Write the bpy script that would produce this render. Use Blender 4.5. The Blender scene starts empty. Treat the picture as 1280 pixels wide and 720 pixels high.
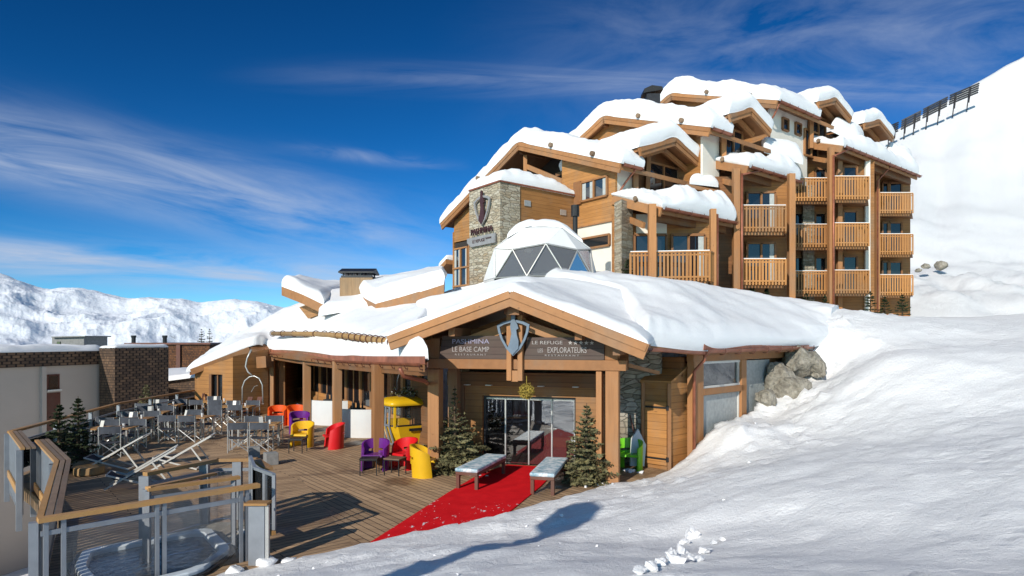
import bpy, bmesh, math, random
import numpy as np
from mathutils import Vector, Matrix, noise
V = Vector
R = math.radians
sc = bpy.context.scene
col = sc.collection
CAM_Z, F, HZ = 3.3, 800.0, 425.0     # eye height, focal length and horizon measured on the 1280x720 photograph

def P(x, y, Y):                       # photograph direction (x, y) met at the real depth Y
    return V(((x - 640) / F * Y, Y, CAM_Z + (HZ - y) / F * Y))
def XY(x, Y): return V(((x - 640) / F * Y, Y))
def ZH(y, Y): return CAM_Z + (HZ - y) / F * Y
def G(x, y, z=0.0):
    Y = (CAM_Z - z) * F / (y - HZ)
    return V(((x - 640) / F * Y, Y, z))

# ------------------------------------------------------------------ mesh builder
class MB:
    def __init__(s): s.v = []; s.f = []
    def add(s, vs, fs):
        o = len(s.v); s.v += [V(p) for p in vs]; s.f += [[i + o for i in f] for f in fs]; return s
    def quad(s, *p): return s.add(p, [list(range(len(p)))])
    def box(s, c, size, rz=0.0, M=None):
        x, y, z = size[0] / 2, size[1] / 2, size[2] / 2
        m = Matrix.Rotation(rz, 3, 'Z') if M is None else M
        vs = [V(c) + m @ V((sx * x, sy * y, sz * z)) for sx in (-1, 1) for sy in (-1, 1) for sz in (-1, 1)]
        return s.add(vs, [[0, 1, 3, 2], [4, 6, 7, 5], [0, 4, 5, 1], [2, 3, 7, 6], [0, 2, 6, 4], [1, 5, 7, 3]])
    def bar(s, p, q, w, h, up=(0, 0, 1)):          # rectangular beam from p to q; w across, h along up
        p, q = V(p), V(q); d = (q - p).normalized(); u = V(up)
        sd = d.cross(u)
        if sd.length < 1e-4: sd = d.cross(V((0, 1, 0)))
        sd.normalize(); u = sd.cross(d).normalized()
        vs = [e + sd * (a * w / 2) + u * (b * h / 2) for e in (p, q) for a, b in ((-1, -1), (1, -1), (1, 1), (-1, 1))]
        return s.add(vs, [[0, 3, 2, 1], [4, 5, 6, 7], [0, 1, 5, 4], [1, 2, 6, 5], [2, 3, 7, 6], [3, 0, 4, 7]])
    def tube(s, pts, r, n=8, cap=True):
        pts = [V(p) for p in pts]; rs = r if isinstance(r, (list, tuple)) else [r] * len(pts)
        o = len(s.v); ref = None
        for i, p in enumerate(pts):
            d = (pts[min(i + 1, len(pts) - 1)] - pts[max(i - 1, 0)]).normalized()
            if ref is None: ref = d.orthogonal().normalized()
            ref = (ref - d * ref.dot(d)).normalized(); bi = d.cross(ref)
            for k in range(n):
                a = 2 * math.pi * k / n
                s.v.append(p + (ref * math.cos(a) + bi * math.sin(a)) * rs[i])
        for i in range(len(pts) - 1):
            for k in range(n):
                s.f.append([o + i * n + k, o + i * n + (k + 1) % n, o + (i + 1) * n + (k + 1) % n, o + (i + 1) * n + k])
        if cap:
            s.f.append([o + k for k in range(n)][::-1]); s.f.append([o + (len(pts) - 1) * n + k for k in range(n)])
        return s
    def lathe(s, prof, c=(0, 0, 0), n=16):
        o = len(s.v); c = V(c)
        for r, z in prof:
            for k in range(n):
                a = 2 * math.pi * k / n; s.v.append(c + V((r * math.cos(a), r * math.sin(a), z)))
        for i in range(len(prof) - 1):
            for k in range(n):
                s.f.append([o + i * n + k, o + i * n + (k + 1) % n, o + (i + 1) * n + (k + 1) % n, o + (i + 1) * n + k])
        s.f.append([o + k for k in range(n)][::-1]); s.f.append([o + (len(prof) - 1) * n + k for k in range(n)])
        return s
    def prism(s, poly, off):                        # 3D polygon extruded by a vector
        n = len(poly); off = V(off)
        vs = [V(p) for p in poly] + [V(p) + off for p in poly]
        return s.add(vs, [list(range(n))[::-1], list(range(n, 2 * n))] + [[i, (i + 1) % n, n + (i + 1) % n, n + i] for i in range(n)])
    def grid(s, rows, flip=False):
        o = len(s.v); nr, nc = len(rows), len(rows[0])
        for r in rows: s.v += [V(p) for p in r]
        for i in range(nr - 1):
            for j in range(nc - 1):
                q = [o + i * nc + j, o + i * nc + j + 1, o + (i + 1) * nc + j + 1, o + (i + 1) * nc + j]
                s.f.append(q[::-1] if flip else q)
        return s
    def build(s, name, mat, parent=None, local=False, smooth=False, bevel=0.0, recalc=True):
        me = bpy.data.meshes.new(name); off = V((0, 0, 0))
        root = parent
        while root is not None and root.parent is not None: root = root.parent
        if parent is not None and not local: off = root.location
        bm = bmesh.new(); vs = [bm.verts.new(p - off) for p in s.v]
        for f in s.f:
            try: bm.faces.new([vs[i] for i in f])
            except ValueError: pass
        if recalc: bmesh.ops.recalc_face_normals(bm, faces=bm.faces)
        bm.to_mesh(me); bm.free()
        if smooth:
            me.polygons.foreach_set('use_smooth', [True] * len(me.polygons))
        o = bpy.data.objects.new(name, me); col.objects.link(o)
        for m in (mat if isinstance(mat, list) else [mat]): me.materials.append(m)
        if parent is not None: o.parent = parent
        if bevel:
            b = o.modifiers.new('bevel', 'BEVEL'); b.width = bevel; b.segments = 2; b.limit_method = 'ANGLE'
        return o

def tag(o, label=None, cat=None, group=None, kind=None):
    if label: o['label'] = label
    if cat: o['category'] = cat
    if group: o['group'] = group
    if kind: o['kind'] = kind
    return o
def thing(name, loc, label, cat, group=None, rz=0.0):
    e = bpy.data.objects.new(name, None); col.objects.link(e); e.location = loc; e.rotation_euler.z = rz; e.empty_display_size = .2
    return tag(e, label, cat, group)
def dup(o, parent=None):
    c = o.copy(); col.objects.link(c)
    if parent is not None: c.parent = parent
    for ch in list(o.children): dup(ch, c)
    return c
def place(proto, first, loc, rz, label, group=None):
    o = proto if first else dup(proto)
    o.location = loc; o.rotation_euler.z = rz; o['label'] = label
    if group: o['group'] = group
    return o

# ------------------------------------------------------------------ materials
def new_mat(name):
    m = bpy.data.materials.new(name); m.use_nodes = True; nt = m.node_tree
    return m, nt, nt.nodes['Principled BSDF']
def nd(nt, t, **kw):
    n = nt.nodes.new(t)
    for k, v in kw.items():
        if k in n.inputs: n.inputs[k].default_value = v
        else: setattr(n, k, v)
    return n
def ln(nt, a, b): nt.links.new(a, b)
def mth(nt, op, a, b=None, clamp=False):
    n = nt.nodes.new('ShaderNodeMath'); n.operation = op; n.use_clamp = clamp
    for i, x in enumerate((a, b)):
        if x is None: continue
        if isinstance(x, (int, float)): n.inputs[i].default_value = x
        else: nt.links.new(x, n.inputs[i])
    return n.outputs[0]
def ramp(nt, fac, stops):
    n = nt.nodes.new('ShaderNodeValToRGB'); cr = n.color_ramp
    while len(cr.elements) < len(stops): cr.elements.new(.5)
    for e, (p, c) in zip(cr.elements, stops):
        e.position = p; e.color = (c[0], c[1], c[2], 1) if not isinstance(c, (int, float)) else (c, c, c, 1)
    nt.links.new(fac, n.inputs[0]); return n.outputs[0]
def mixc(nt, fac, a, b, mode='MIX'):
    n = nt.nodes.new('ShaderNodeMix'); n.data_type = 'RGBA'; n.blend_type = mode
    for i, x in ((0, fac), (6, a), (7, b)):
        if isinstance(x, (int, float)): n.inputs[i].default_value = x
        elif isinstance(x, tuple): n.inputs[i].default_value = (*x, 1)
        else: nt.links.new(x, n.inputs[i])
    return n.outputs[2]
def coords(nt, scale=(1, 1, 1), rz=0.0, kind='Object'):
    tc = nd(nt, 'ShaderNodeTexCoord'); mp = nd(nt, 'ShaderNodeMapping')
    mp.inputs['Scale'].default_value = scale; mp.inputs['Rotation'].default_value = (0, 0, rz)
    ln(nt, tc.outputs[kind], mp.inputs['Vector']); return mp.outputs[0]
def noi(nt, vec, scale, detail=4.0, rough=.55):
    n = nd(nt, 'ShaderNodeTexNoise', Scale=scale, Detail=detail, Roughness=rough); ln(nt, vec, n.inputs['Vector']); return n.outputs[0]
def bump(nt, bsdf, h, strength=.3, dist=.02):
    b = nd(nt, 'ShaderNodeBump', Strength=strength, Distance=dist); ln(nt, h, b.inputs['Height']); ln(nt, b.outputs[0], bsdf.inputs['Normal']); return b

def plain(name, c, rough=.6, metal=0.0, var=.15, scale=6.0, spec=.5, bs=.15):
    m, nt, b = new_mat(name); v = coords(nt); n = noi(nt, v, scale, 5)
    ln(nt, ramp(nt, n, [(.3, tuple(x * (1 - var) for x in c)), (.7, tuple(min(1, x * (1 + var)) for x in c))]), b.inputs['Base Color'])
    b.inputs['Roughness'].default_value = rough; b.inputs['Metallic'].default_value = metal; b.inputs['Specular IOR Level'].default_value = spec
    if bs: bump(nt, b, noi(nt, v, scale * 8, 3), bs, .01)
    return m

def wood(name, c, mode='h', board=.16, rough=.6, var=.35, gap=.5):
    m, nt, b = new_mat(name)
    sc_ = {'h': (1.2, 1.2, 22), 'v': (18, 18, 1.0), 'g': (5, 5, 5)}[mode]
    g = noi(nt, coords(nt, sc_), 1.0, 6, .6)
    big = noi(nt, coords(nt), .7, 3)
    f = mth(nt, 'ADD', mth(nt, 'MULTIPLY', g, .65), mth(nt, 'MULTIPLY', big, .35))
    cc = ramp(nt, f, [(.28, tuple(x * (1 - var) for x in c)), (.5, c), (.72, tuple(min(1, x * (1 + var * .7)) for x in c))])
    h = g
    if mode == 'h' and board:
        tc = nd(nt, 'ShaderNodeTexCoord'); sp = nd(nt, 'ShaderNodeSeparateXYZ'); ln(nt, tc.outputs['Object'], sp.inputs[0])
        q = mth(nt, 'DIVIDE', sp.outputs[2], board)
        fr = mth(nt, 'FRACT', q)
        line = mth(nt, 'LESS_THAN', fr, .09)
        wn = nd(nt, 'ShaderNodeTexWhiteNoise', noise_dimensions='1D'); ln(nt, mth(nt, 'FLOOR', q), wn.inputs['W'])
        cc = mixc(nt, mth(nt, 'MULTIPLY', wn.outputs[0], .45), cc, tuple(x * .55 for x in c))
        cc = mixc(nt, mth(nt, 'MULTIPLY', line, gap), cc, tuple(x * .2 for x in c))
        h = mth(nt, 'SUBTRACT', mth(nt, 'MULTIPLY', g, .3), line)
    # knots
    vo = nd(nt, 'ShaderNodeTexVoronoi', Scale=1.0); ln(nt, coords(nt, {'h': (1.6, 1.6, 5), 'v': (5, 5, 1.6), 'g': (2.5, 2.5, 2.5)}[mode]), vo.inputs['Vector'])
    kn = mth(nt, 'LESS_THAN', vo.outputs['Distance'], .07)
    cc = mixc(nt, mth(nt, 'MULTIPLY', kn, .55), cc, tuple(x * .35 for x in c))
    oi = nd(nt, 'ShaderNodeObjectInfo')              # every timber a little different; sun-greyed patches
    cc = mixc(nt, 1.0, cc, ramp(nt, oi.outputs['Random'], [(0, (.74, .70, .66)), (.5, (.96, .95, .94)), (1, (1.12, 1.10, 1.06))]), 'MULTIPLY')
    wth = ramp(nt, noi(nt, coords(nt, (.6, .6, .35)), 1.3, 6, .65), [(.46, 0.0), (.68, .42)])
    cc = mixc(nt, wth, cc, (c[0] * .45 + .05, c[0] * .36 + .05, c[0] * .27 + .04))
    ln(nt, cc, b.inputs['Base Color']); b.inputs['Roughness'].default_value = rough; b.inputs['Specular IOR Level'].default_value = .3
    bump(nt, b, h, .35, .012)
    return m

def uz(nt, g=(1.404, -.172)):                      # wall coordinates: run along the wall, height
    tc = nd(nt, 'ShaderNodeTexCoord'); sp = nd(nt, 'ShaderNodeSeparateXYZ'); ln(nt, tc.outputs['Object'], sp.inputs[0])
    u = mth(nt, 'ADD', mth(nt, 'MULTIPLY', sp.outputs[0], g[0]), mth(nt, 'MULTIPLY', sp.outputs[1], g[1]))
    cb = nd(nt, 'ShaderNodeCombineXYZ'); ln(nt, u, cb.inputs[0]); ln(nt, sp.outputs[2], cb.inputs[1]); return cb.outputs[0]

def stone(name, cols, su=2.6, sz=9.0, mortar=.35):
    m, nt, b = new_mat(name); v = uz(nt)
    mp = nd(nt, 'ShaderNodeMapping'); mp.inputs['Scale'].default_value = (su, sz, 1); ln(nt, v, mp.inputs['Vector'])
    v1 = nd(nt, 'ShaderNodeTexVoronoi', voronoi_dimensions='2D', Scale=1.0, Randomness=.85); ln(nt, mp.outputs[0], v1.inputs['Vector'])
    v2 = nd(nt, 'ShaderNodeTexVoronoi', voronoi_dimensions='2D', feature='DISTANCE_TO_EDGE', Scale=1.0, Randomness=.85); ln(nt, mp.outputs[0], v2.inputs['Vector'])
    sp = nd(nt, 'ShaderNodeSeparateColor'); ln(nt, v1.outputs['Color'], sp.inputs[0])
    cc = ramp(nt, sp.outputs[0], [(i / (len(cols) - 1), c) for i, c in enumerate(cols)])
    n = noi(nt, coords(nt), 9, 5)
    cc = mixc(nt, .5, cc, ramp(nt, n, [(.3, .35), (.75, 1.0)]), 'MULTIPLY')
    edge = ramp(nt, v2.outputs['Distance'], [(.0, 0.0), (.09, 1.0)])
    cc = mixc(nt, mth(nt, 'MULTIPLY', mth(nt, 'SUBTRACT', 1.0, edge), mortar), cc, tuple(x * .25 for x in cols[0]))
    ln(nt, cc, b.inputs['Base Color']); b.inputs['Roughness'].default_value = .85
    h = mth(nt, 'ADD', mth(nt, 'ADD', mth(nt, 'MULTIPLY', edge, .8), mth(nt, 'MULTIPLY', sp.outputs[1], .8)), mth(nt, 'MULTIPLY', n, .4))
    bump(nt, b, h, .8, .05)
    return m

def shingle(name, c1, c2, rowh=.13, w=.10):
    m, nt, b = new_mat(name); v = uz(nt)
    br = nd(nt, 'ShaderNodeTexBrick', Scale=1.0); br.inputs['Brick Width'].default_value = w; br.inputs['Row Height'].default_value = rowh; br.inputs['Mortar Size'].default_value = .012
    br.inputs['Color1'].default_value = (*c1, 1); br.inputs['Color2'].default_value = (*c2, 1); br.inputs['Mortar'].default_value = (c1[0] * .2, c1[1] * .2, c1[2] * .2, 1); br.inputs['Bias'].default_value = 0
    ln(nt, v, br.inputs['Vector'])
    n = noi(nt, coords(nt), 1.2, 5)
    cc = mixc(nt, .75, br.outputs['Color'], ramp(nt, n, [(.3, .3), (.7, 1.0)]), 'MULTIPLY')
    ln(nt, cc, b.inputs['Base Color']); b.inputs['Roughness'].default_value = .85
    bump(nt, b, mth(nt, 'SUBTRACT', mth(nt, 'MULTIPLY', n, .3), br.outputs['Fac']), .6, .03)
    return m

def snow_mat(name, fine=1.0, c=(.86, .87, .885), crust=0.0, strata=0.0):
    m, nt, b = new_mat(name); v = coords(nt)
    n1 = noi(nt, v, 2.2, 6, .6); n2 = noi(nt, v, 16, 6, .7); n3 = noi(nt, v, 75, 3, .6)
    h = mth(nt, 'ADD', mth(nt, 'ADD', mth(nt, 'MULTIPLY', n1, .7), mth(nt, 'MULTIPLY', n2, .75 * fine)), mth(nt, 'MULTIPLY', n3, .22 * fine))
    if crust:                                        # wind crust: short broken ridges lying across the slope, and trodden patches
        g = noi(nt, coords(nt, (1.6, 3.2, 3), R(-24)), 1.7, 8, .72); k = noi(nt, v, .55, 4)
        h = mth(nt, 'ADD', h, mth(nt, 'MULTIPLY', ramp(nt, g, [(.42, 0.0), (.60, 1.0)]), mth(nt, 'MULTIPLY', ramp(nt, k, [(.35, .15), (.65, 1.0)]), crust)))
        vo = nd(nt, 'ShaderNodeTexVoronoi', feature='SMOOTH_F1', Scale=2.4); vo.inputs['Smoothness'].default_value = .35; ln(nt, coords(nt, (1, 1.3, 1)), vo.inputs['Vector'])
        h = mth(nt, 'ADD', h, mth(nt, 'MULTIPLY', ramp(nt, vo.outputs['Distance'], [(.05, 0.0), (.34, 1.0)]), ramp(nt, noi(nt, coords(nt, (.8, .5, 1), R(30)), .42, 4), [(.47, 0.0), (.62, .85)])))      # trodden dents
    if strata: h = mth(nt, 'ADD', h, mth(nt, 'MULTIPLY', noi(nt, coords(nt, (.5, .5, 7)), 1.0, 5, .6), strata))
    ln(nt, ramp(nt, n1, [(.3, tuple(x * .985 for x in c)), (.7, c)]), b.inputs['Base Color'])
    b.inputs['Roughness'].default_value = .55; b.inputs['Specular IOR Level'].default_value = .3
    bump(nt, b, h, .42 * min(fine, 1.3), .14 * fine)
    return m

def glass_mat(name, tint=(.02, .025, .03), refl=.35, clear=.0, rough=.02, wr=.03):
    m, nt, b = new_mat(name); out = nt.nodes['Material Output']
    gl = nd(nt, 'ShaderNodeBsdfGlossy', Roughness=rough); gl.inputs['Color'].default_value = (.85, .9, .95, 1)
    fr = nd(nt, 'ShaderNodeFresnel', IOR=1.5)
    fac = mth(nt, 'ADD', fr.outputs[0], refl, True)
    b.inputs['Base Color'].default_value = (*tint, 1); b.inputs['Roughness'].default_value = .3; b.inputs['Specular IOR Level'].default_value = .0
    base = b.outputs[0]
    if clear:
        tr = nd(nt, 'ShaderNodeBsdfTransparent'); mx = nd(nt, 'ShaderNodeMixShader'); mx.inputs[0].default_value = clear
        ln(nt, base, mx.inputs[1]); ln(nt, tr.outputs[0], mx.inputs[2]); base = mx.outputs[0]
    m2 = nd(nt, 'ShaderNodeMixShader'); ln(nt, fac, m2.inputs[0]); ln(nt, base, m2.inputs[1]); ln(nt, gl.outputs[0], m2.inputs[2])
    ln(nt, m2.outputs[0], out.inputs['Surface'])
    b2 = nd(nt, 'ShaderNodeBump', Strength=wr, Distance=.02 if wr < .5 else .12); ln(nt, noi(nt, coords(nt), 1.5 if wr < .5 else 3.0, 2), b2.inputs['Height']); ln(nt, b2.outputs[0], gl.inputs['Normal'])
    return m

M = {}
M['snow'] = snow_mat('snow'); M['roof_snow'] = snow_mat('roof_snow', .6, strata=.5)
M['fascia'] = wood('fascia_wood', (.37, .178, .074), 'g', var=.22)
M['beam'] = wood('beam_wood', (.38, .182, .075), 'v', var=.22)
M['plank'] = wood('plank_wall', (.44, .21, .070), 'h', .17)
M['plank_mid'] = wood('shaded_plank_wall', (.36, .165, .055), 'h', .17)  # darkened copy of plank: shade of the balcony recesses put into the colour
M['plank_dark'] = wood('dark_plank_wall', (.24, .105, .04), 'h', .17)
M['slat'] = wood('balcony_wood', (.46, .22, .075), 'v', var=.25)
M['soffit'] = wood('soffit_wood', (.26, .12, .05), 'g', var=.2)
M['log'] = wood('log_wood', (.42, .25, .10), 'g', var=.3)
M['handrail'] = wood('handrail_wood', (.42, .23, .085), 'g', var=.2)
M['grey_wood'] = wood('weathered_wood', (.22, .15, .10), 'g', var=.3)
M['stone'] = stone('ledge_stone', [(.30, .25, .18), (.48, .42, .31), (.58, .53, .42), (.40, .31, .20), (.55, .50, .40)])
M['stone_dark'] = stone('dark_ledge_stone', [(.24, .21, .16), (.40, .36, .28), (.46, .42, .36), (.30, .25, .18)], 2.2, 9.0)
M['plaster'] = plain('white_plaster', (.74, .70, .62), .85, var=.05, scale=1.5)
M['grey_plaster'] = plain('village_plaster', (.44, .385, .34), .9, var=.06, scale=.5)
M['shingle'] = shingle('brown_shingles', (.12, .05, .025), (.30, .12, .04))
M['shingle_dark'] = shingle('dark_shingles', (.10, .062, .042), (.22, .13, .075))
M['copper'] = plain('copper_gutter', (.30, .105, .06), .45, .35, .3, 3)
M['copper_roof'] = plain('copper_flashing', (.36, .13, .075), .5, .2, .35, 2.5)
M['copper_dark'] = plain('dark_copper', (.12, .045, .03), .5, .3, .3, 3)
M['glass'] = glass_mat('window_glass', refl=.12)
M['glass_dark'] = glass_mat('dark_window_glass', (.012, .014, .018), .03)
M['door_glass'] = glass_mat('door_glass', (.01, .01, .012), .16, .62, .015)
M['clear_glass'] = glass_mat('rail_glass', (.22, .24, .26), .0, .945)
M['frost'] = plain('frosted_glass', (.34, .37, .37), .25, 0, .14, 9, .6, .5)
M['grey_metal'] = plain('grey_painted_metal', (.23, .25, .28), .45, .2, .12, 4)
M['alu'] = plain('aluminium', (.46, .46, .45), .4, .55, .08, 5, bs=.05)
M['white_paint'] = plain('white_paint', (.62, .61, .57), .4, 0, .05, 5, bs=.05)
M['dark_metal'] = plain('dark_metal', (.03, .03, .034), .45, .4, .2, 5)
M['chimney'] = wood('chimney_boards', (.30, .19, .10), 'v', var=.4)
M['black'] = plain('black_metal', (.015, .015, .016), .5, .2, .2, 5)
M['canvas'] = plain('grey_canvas', (.055, .062, .078), .85, 0, .2, 9)
M['sling'] = plain('black_sling', (.022, .023, .03), .8, 0, .2, 9)
M['orange'] = plain('orange_plastic', (.75, .10, .012), .35, 0, .05, 3, bs=0)
M['purple'] = plain('purple_plastic', (.13, .016, .20), .3, 0, .05, 3, bs=0)
M['yellow'] = plain('yellow_plastic', (.72, .42, .012), .35, 0, .05, 3, bs=0)
M['red'] = plain('red_plastic', (.62, .012, .016), .35, 0, .05, 3, bs=0)
M['lime'] = plain('lime_plastic', (.18, .60, .02), .35, 0, .05, 3, bs=0)
M['cab'] = plain('cabin_yellow', (.72, .43, .012), .3, 0, .06, 3, bs=0)
M['white_plastic'] = plain('white_plastic', (.66, .67, .67), .35, 0, .03, 3, bs=0)
M['concrete'] = plain('grey_concrete', (.24, .24, .235), .9, 0, .2, 8)
M['bench_wood'] = wood('bench_wood', (.14, .055, .04), 'g', var=.2)
M['sign'] = wood('sign_board', (.085, .055, .047), 'h', .17, var=.25, gap=.7)
M['letter'] = plain('pale_lettering', (.34, .31, .30), .5, 0, .05, 3, bs=0)
M['letter_lilac'] = plain('lilac_lettering', (.30, .28, .39), .5, 0, .05, 3, bs=0)
M['emblem'] = plain('emblem_steel', (.12, .165, .22), .55, .15, .15, 4)
M['emblem_grey'] = plain('emblem_grey', (.33, .32, .32), .5, .3, .15, 4)
M['emblem_brown'] = plain('emblem_brown', (.06, .022, .025), .5, .1, .15, 4)
M['interior'] = plain('dark_interior', (.035, .028, .024), .9, 0, .2, 2)  # near-black tone stands in for unlit rooms and recess shade
M['tent'] = plain('white_membrane', (.80, .80, .79), .5, 0, .03, 2, bs=.05)
M['tent_clear'] = glass_mat('clear_vinyl', (.24, .245, .26), .02, .55, .18, .2)
M['bark'] = plain('bark', (.10, .065, .04), .95, 0, .35, 12, bs=.6)
M['curtain'] = plain('pale_curtain', (.42, .45, .44), .9, 0, .1, 5)
M['dry'] = plain('dry_leaves', (.33, .24, .04), .9, 0, .4, 9)
M['tub'] = plain('tub_acrylic', (.62, .68, .72), .2, 0, .12, 3)
M['pot'] = plain('dark_pot', (.05, .04, .035), .8, 0, .2, 6)

def needle_mat(name, c):
    m, nt, b = new_mat(name); n = noi(nt, coords(nt), 7, 4)
    ln(nt, ramp(nt, n, [(.3, tuple(x * .5 for x in c)), (.55, c), (.75, (c[0] * 1.7, c[1] * 1.5, c[2] * 1.2))]), b.inputs['Base Color'])
    b.inputs['Roughness'].default_value = .7; b.inputs['Specular IOR Level'].default_value = .25
    return m
M['needle'] = needle_mat('fir_needles', (.175, .165, .082)); M['needle_dark'] = needle_mat('dark_fir_needles', (.035, .05, .022))

def water_mat():
    m, nt, b = new_mat('tub_water'); v = coords(nt)
    ln(nt, ramp(nt, noi(nt, v, 1.6, 4), [(.3, (.006, .025, .06)), (.7, (.03, .09, .15))]), b.inputs['Base Color'])
    b.inputs['Roughness'].default_value = .12; b.inputs['Specular IOR Level'].default_value = .25; bump(nt, b, noi(nt, v, 7, 4), .5, .05); return m
M['water'] = water_mat()

def rock_mat():
    m, nt, b = new_mat('rock'); v = coords(nt); n = noi(nt, v, 1.7, 8, .65); n2 = noi(nt, v, 9, 5, .7)
    cc = ramp(nt, n, [(.32, (.17, .15, .12)), (.5, (.36, .33, .27)), (.68, (.47, .44, .38))])
    cc = mixc(nt, .6, cc, ramp(nt, n2, [(.35, .35), (.6, 1.0)]), 'MULTIPLY')
    ln(nt, cc, b.inputs['Base Color']); b.inputs['Roughness'].default_value = .9; bump(nt, b, mth(nt, 'ADD', n, n2), .9, .12); return m
M['rock'] = rock_mat()

def carpet_mat():
    m, nt, b = new_mat('red_carpet'); v = coords(nt)
    n = noi(nt, v, 3, 4); fl = ramp(nt, noi(nt, coords(nt, (1, .45, 1), R(-15)), 7, 6, .7), [(.60, 0.0), (.63, 1.0)])
    tc = nd(nt, 'ShaderNodeTexCoord'); sp = nd(nt, 'ShaderNodeSeparateXYZ'); ln(nt, tc.outputs['Object'], sp.inputs[0])
    nearer = mth(nt, 'ADD', mth(nt, 'MULTIPLY', sp.outputs[1], -.30), 4.35, True)     # snow trodden in from the snow-side end
    fl = mth(nt, 'MULTIPLY', fl, mth(nt, 'GREATER_THAN', mth(nt, 'ADD', nearer, mth(nt, 'MULTIPLY', n, .5)), .75))
    cc = ramp(nt, n, [(.3, (.62, .006, .012)), (.7, (.76, .012, .018))])
    cc = mixc(nt, fl, cc, (.75, .74, .76))
    ln(nt, cc, b.inputs['Base Color']); b.inputs['Roughness'].default_value = .9; b.inputs['Specular IOR Level'].default_value = .1
    bump(nt, b, mth(nt, 'ADD', noi(nt, v, 90, 2), mth(nt, 'MULTIPLY', fl, 2.0)), .4, .02); return m
M['carpet'] = carpet_mat()

def ice_cushion():
    m, nt, b = new_mat('frosted_cushion'); v = coords(nt); n = noi(nt, v, 6, 7, .7)
    cc = ramp(nt, n, [(.36, (.16, .33, .42)), (.47, (.40, .52, .58)), (.58, (.74, .77, .79))])
    ln(nt, cc, b.inputs['Base Color']); b.inputs['Roughness'].default_value = .6; bump(nt, b, n, .6, .02); return m
M['cushion'] = ice_cushion()

def deck_mat():
    m, nt, b = new_mat('deck_boards'); geo = nd(nt, 'ShaderNodeNewGeometry')
    def field(ang, off):
        mp = nd(nt, 'ShaderNodeMapping'); mp.inputs['Rotation'].default_value = (0, 0, ang); mp.inputs['Location'].default_value = (off, 0, 0); ln(nt, geo.outputs['Position'], mp.inputs['Vector'])
        br = nd(nt, 'ShaderNodeTexBrick', Scale=1.0); br.inputs['Brick Width'].default_value = 3.6; br.inputs['Row Height'].default_value = .145; br.inputs['Mortar Size'].default_value = .008
        br.inputs['Color1'].default_value = (.60, .40, .235, 1); br.inputs['Color2'].default_value = (.40, .26, .15, 1); br.inputs['Mortar'].default_value = (.02, .014, .01, 1); br.inputs['Bias'].default_value = 0; br.offset = .37
        ln(nt, mp.outputs[0], br.inputs['Vector'])
        mp2 = nd(nt, 'ShaderNodeMapping'); mp2.inputs['Rotation'].default_value = (0, 0, ang); mp2.inputs['Scale'].default_value = (.9, 14, 1)
        ln(nt, geo.outputs['Position'], mp2.inputs['Vector'])
        g = noi(nt, mp2.outputs[0], 1.0, 6, .65)
        return br, g
    b1, g1 = field(R(-40), 0); b2, g2 = field(R(51), 1.3)
    sp = nd(nt, 'ShaderNodeSeparateXYZ'); ln(nt, geo.outputs['Position'], sp.inputs[0])
    side = mth(nt, 'GREATER_THAN', mth(nt, 'ADD', sp.outputs[0], mth(nt, 'MULTIPLY', sp.outputs[1], .50)), 2.6)   # the joint between the two board fields
    colr = mixc(nt, side, b1.outputs['Color'], b2.outputs['Color']); 
    gr = mixc(nt, side, g1, g2); fc = mixc(nt, side, b1.outputs['Fac'], b2.outputs['Fac'])
    big = noi(nt, geo.outputs['Position'], .55, 5, .6)
    cc = mixc(nt, .7, colr, ramp(nt, gr, [(.3, .45), (.65, 1.0)]), 'MULTIPLY')
    wet = ramp(nt, big, [(.53, 0.0), (.63, 1.0)])
    cc = mixc(nt, mth(nt, 'MULTIPLY', wet, .55), cc, (.075, .042, .022))
    ln(nt, cc, b.inputs['Base Color'])
    ln(nt, ramp(nt, wet, [(0, .75), (1, .42)]), b.inputs['Roughness']); b.inputs['Specular IOR Level'].default_value = .35
    bump(nt, b, mth(nt, 'SUBTRACT', mth(nt, 'MULTIPLY', gr, .4), fc), .5, .015); return m
M['deck'] = deck_mat()

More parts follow.
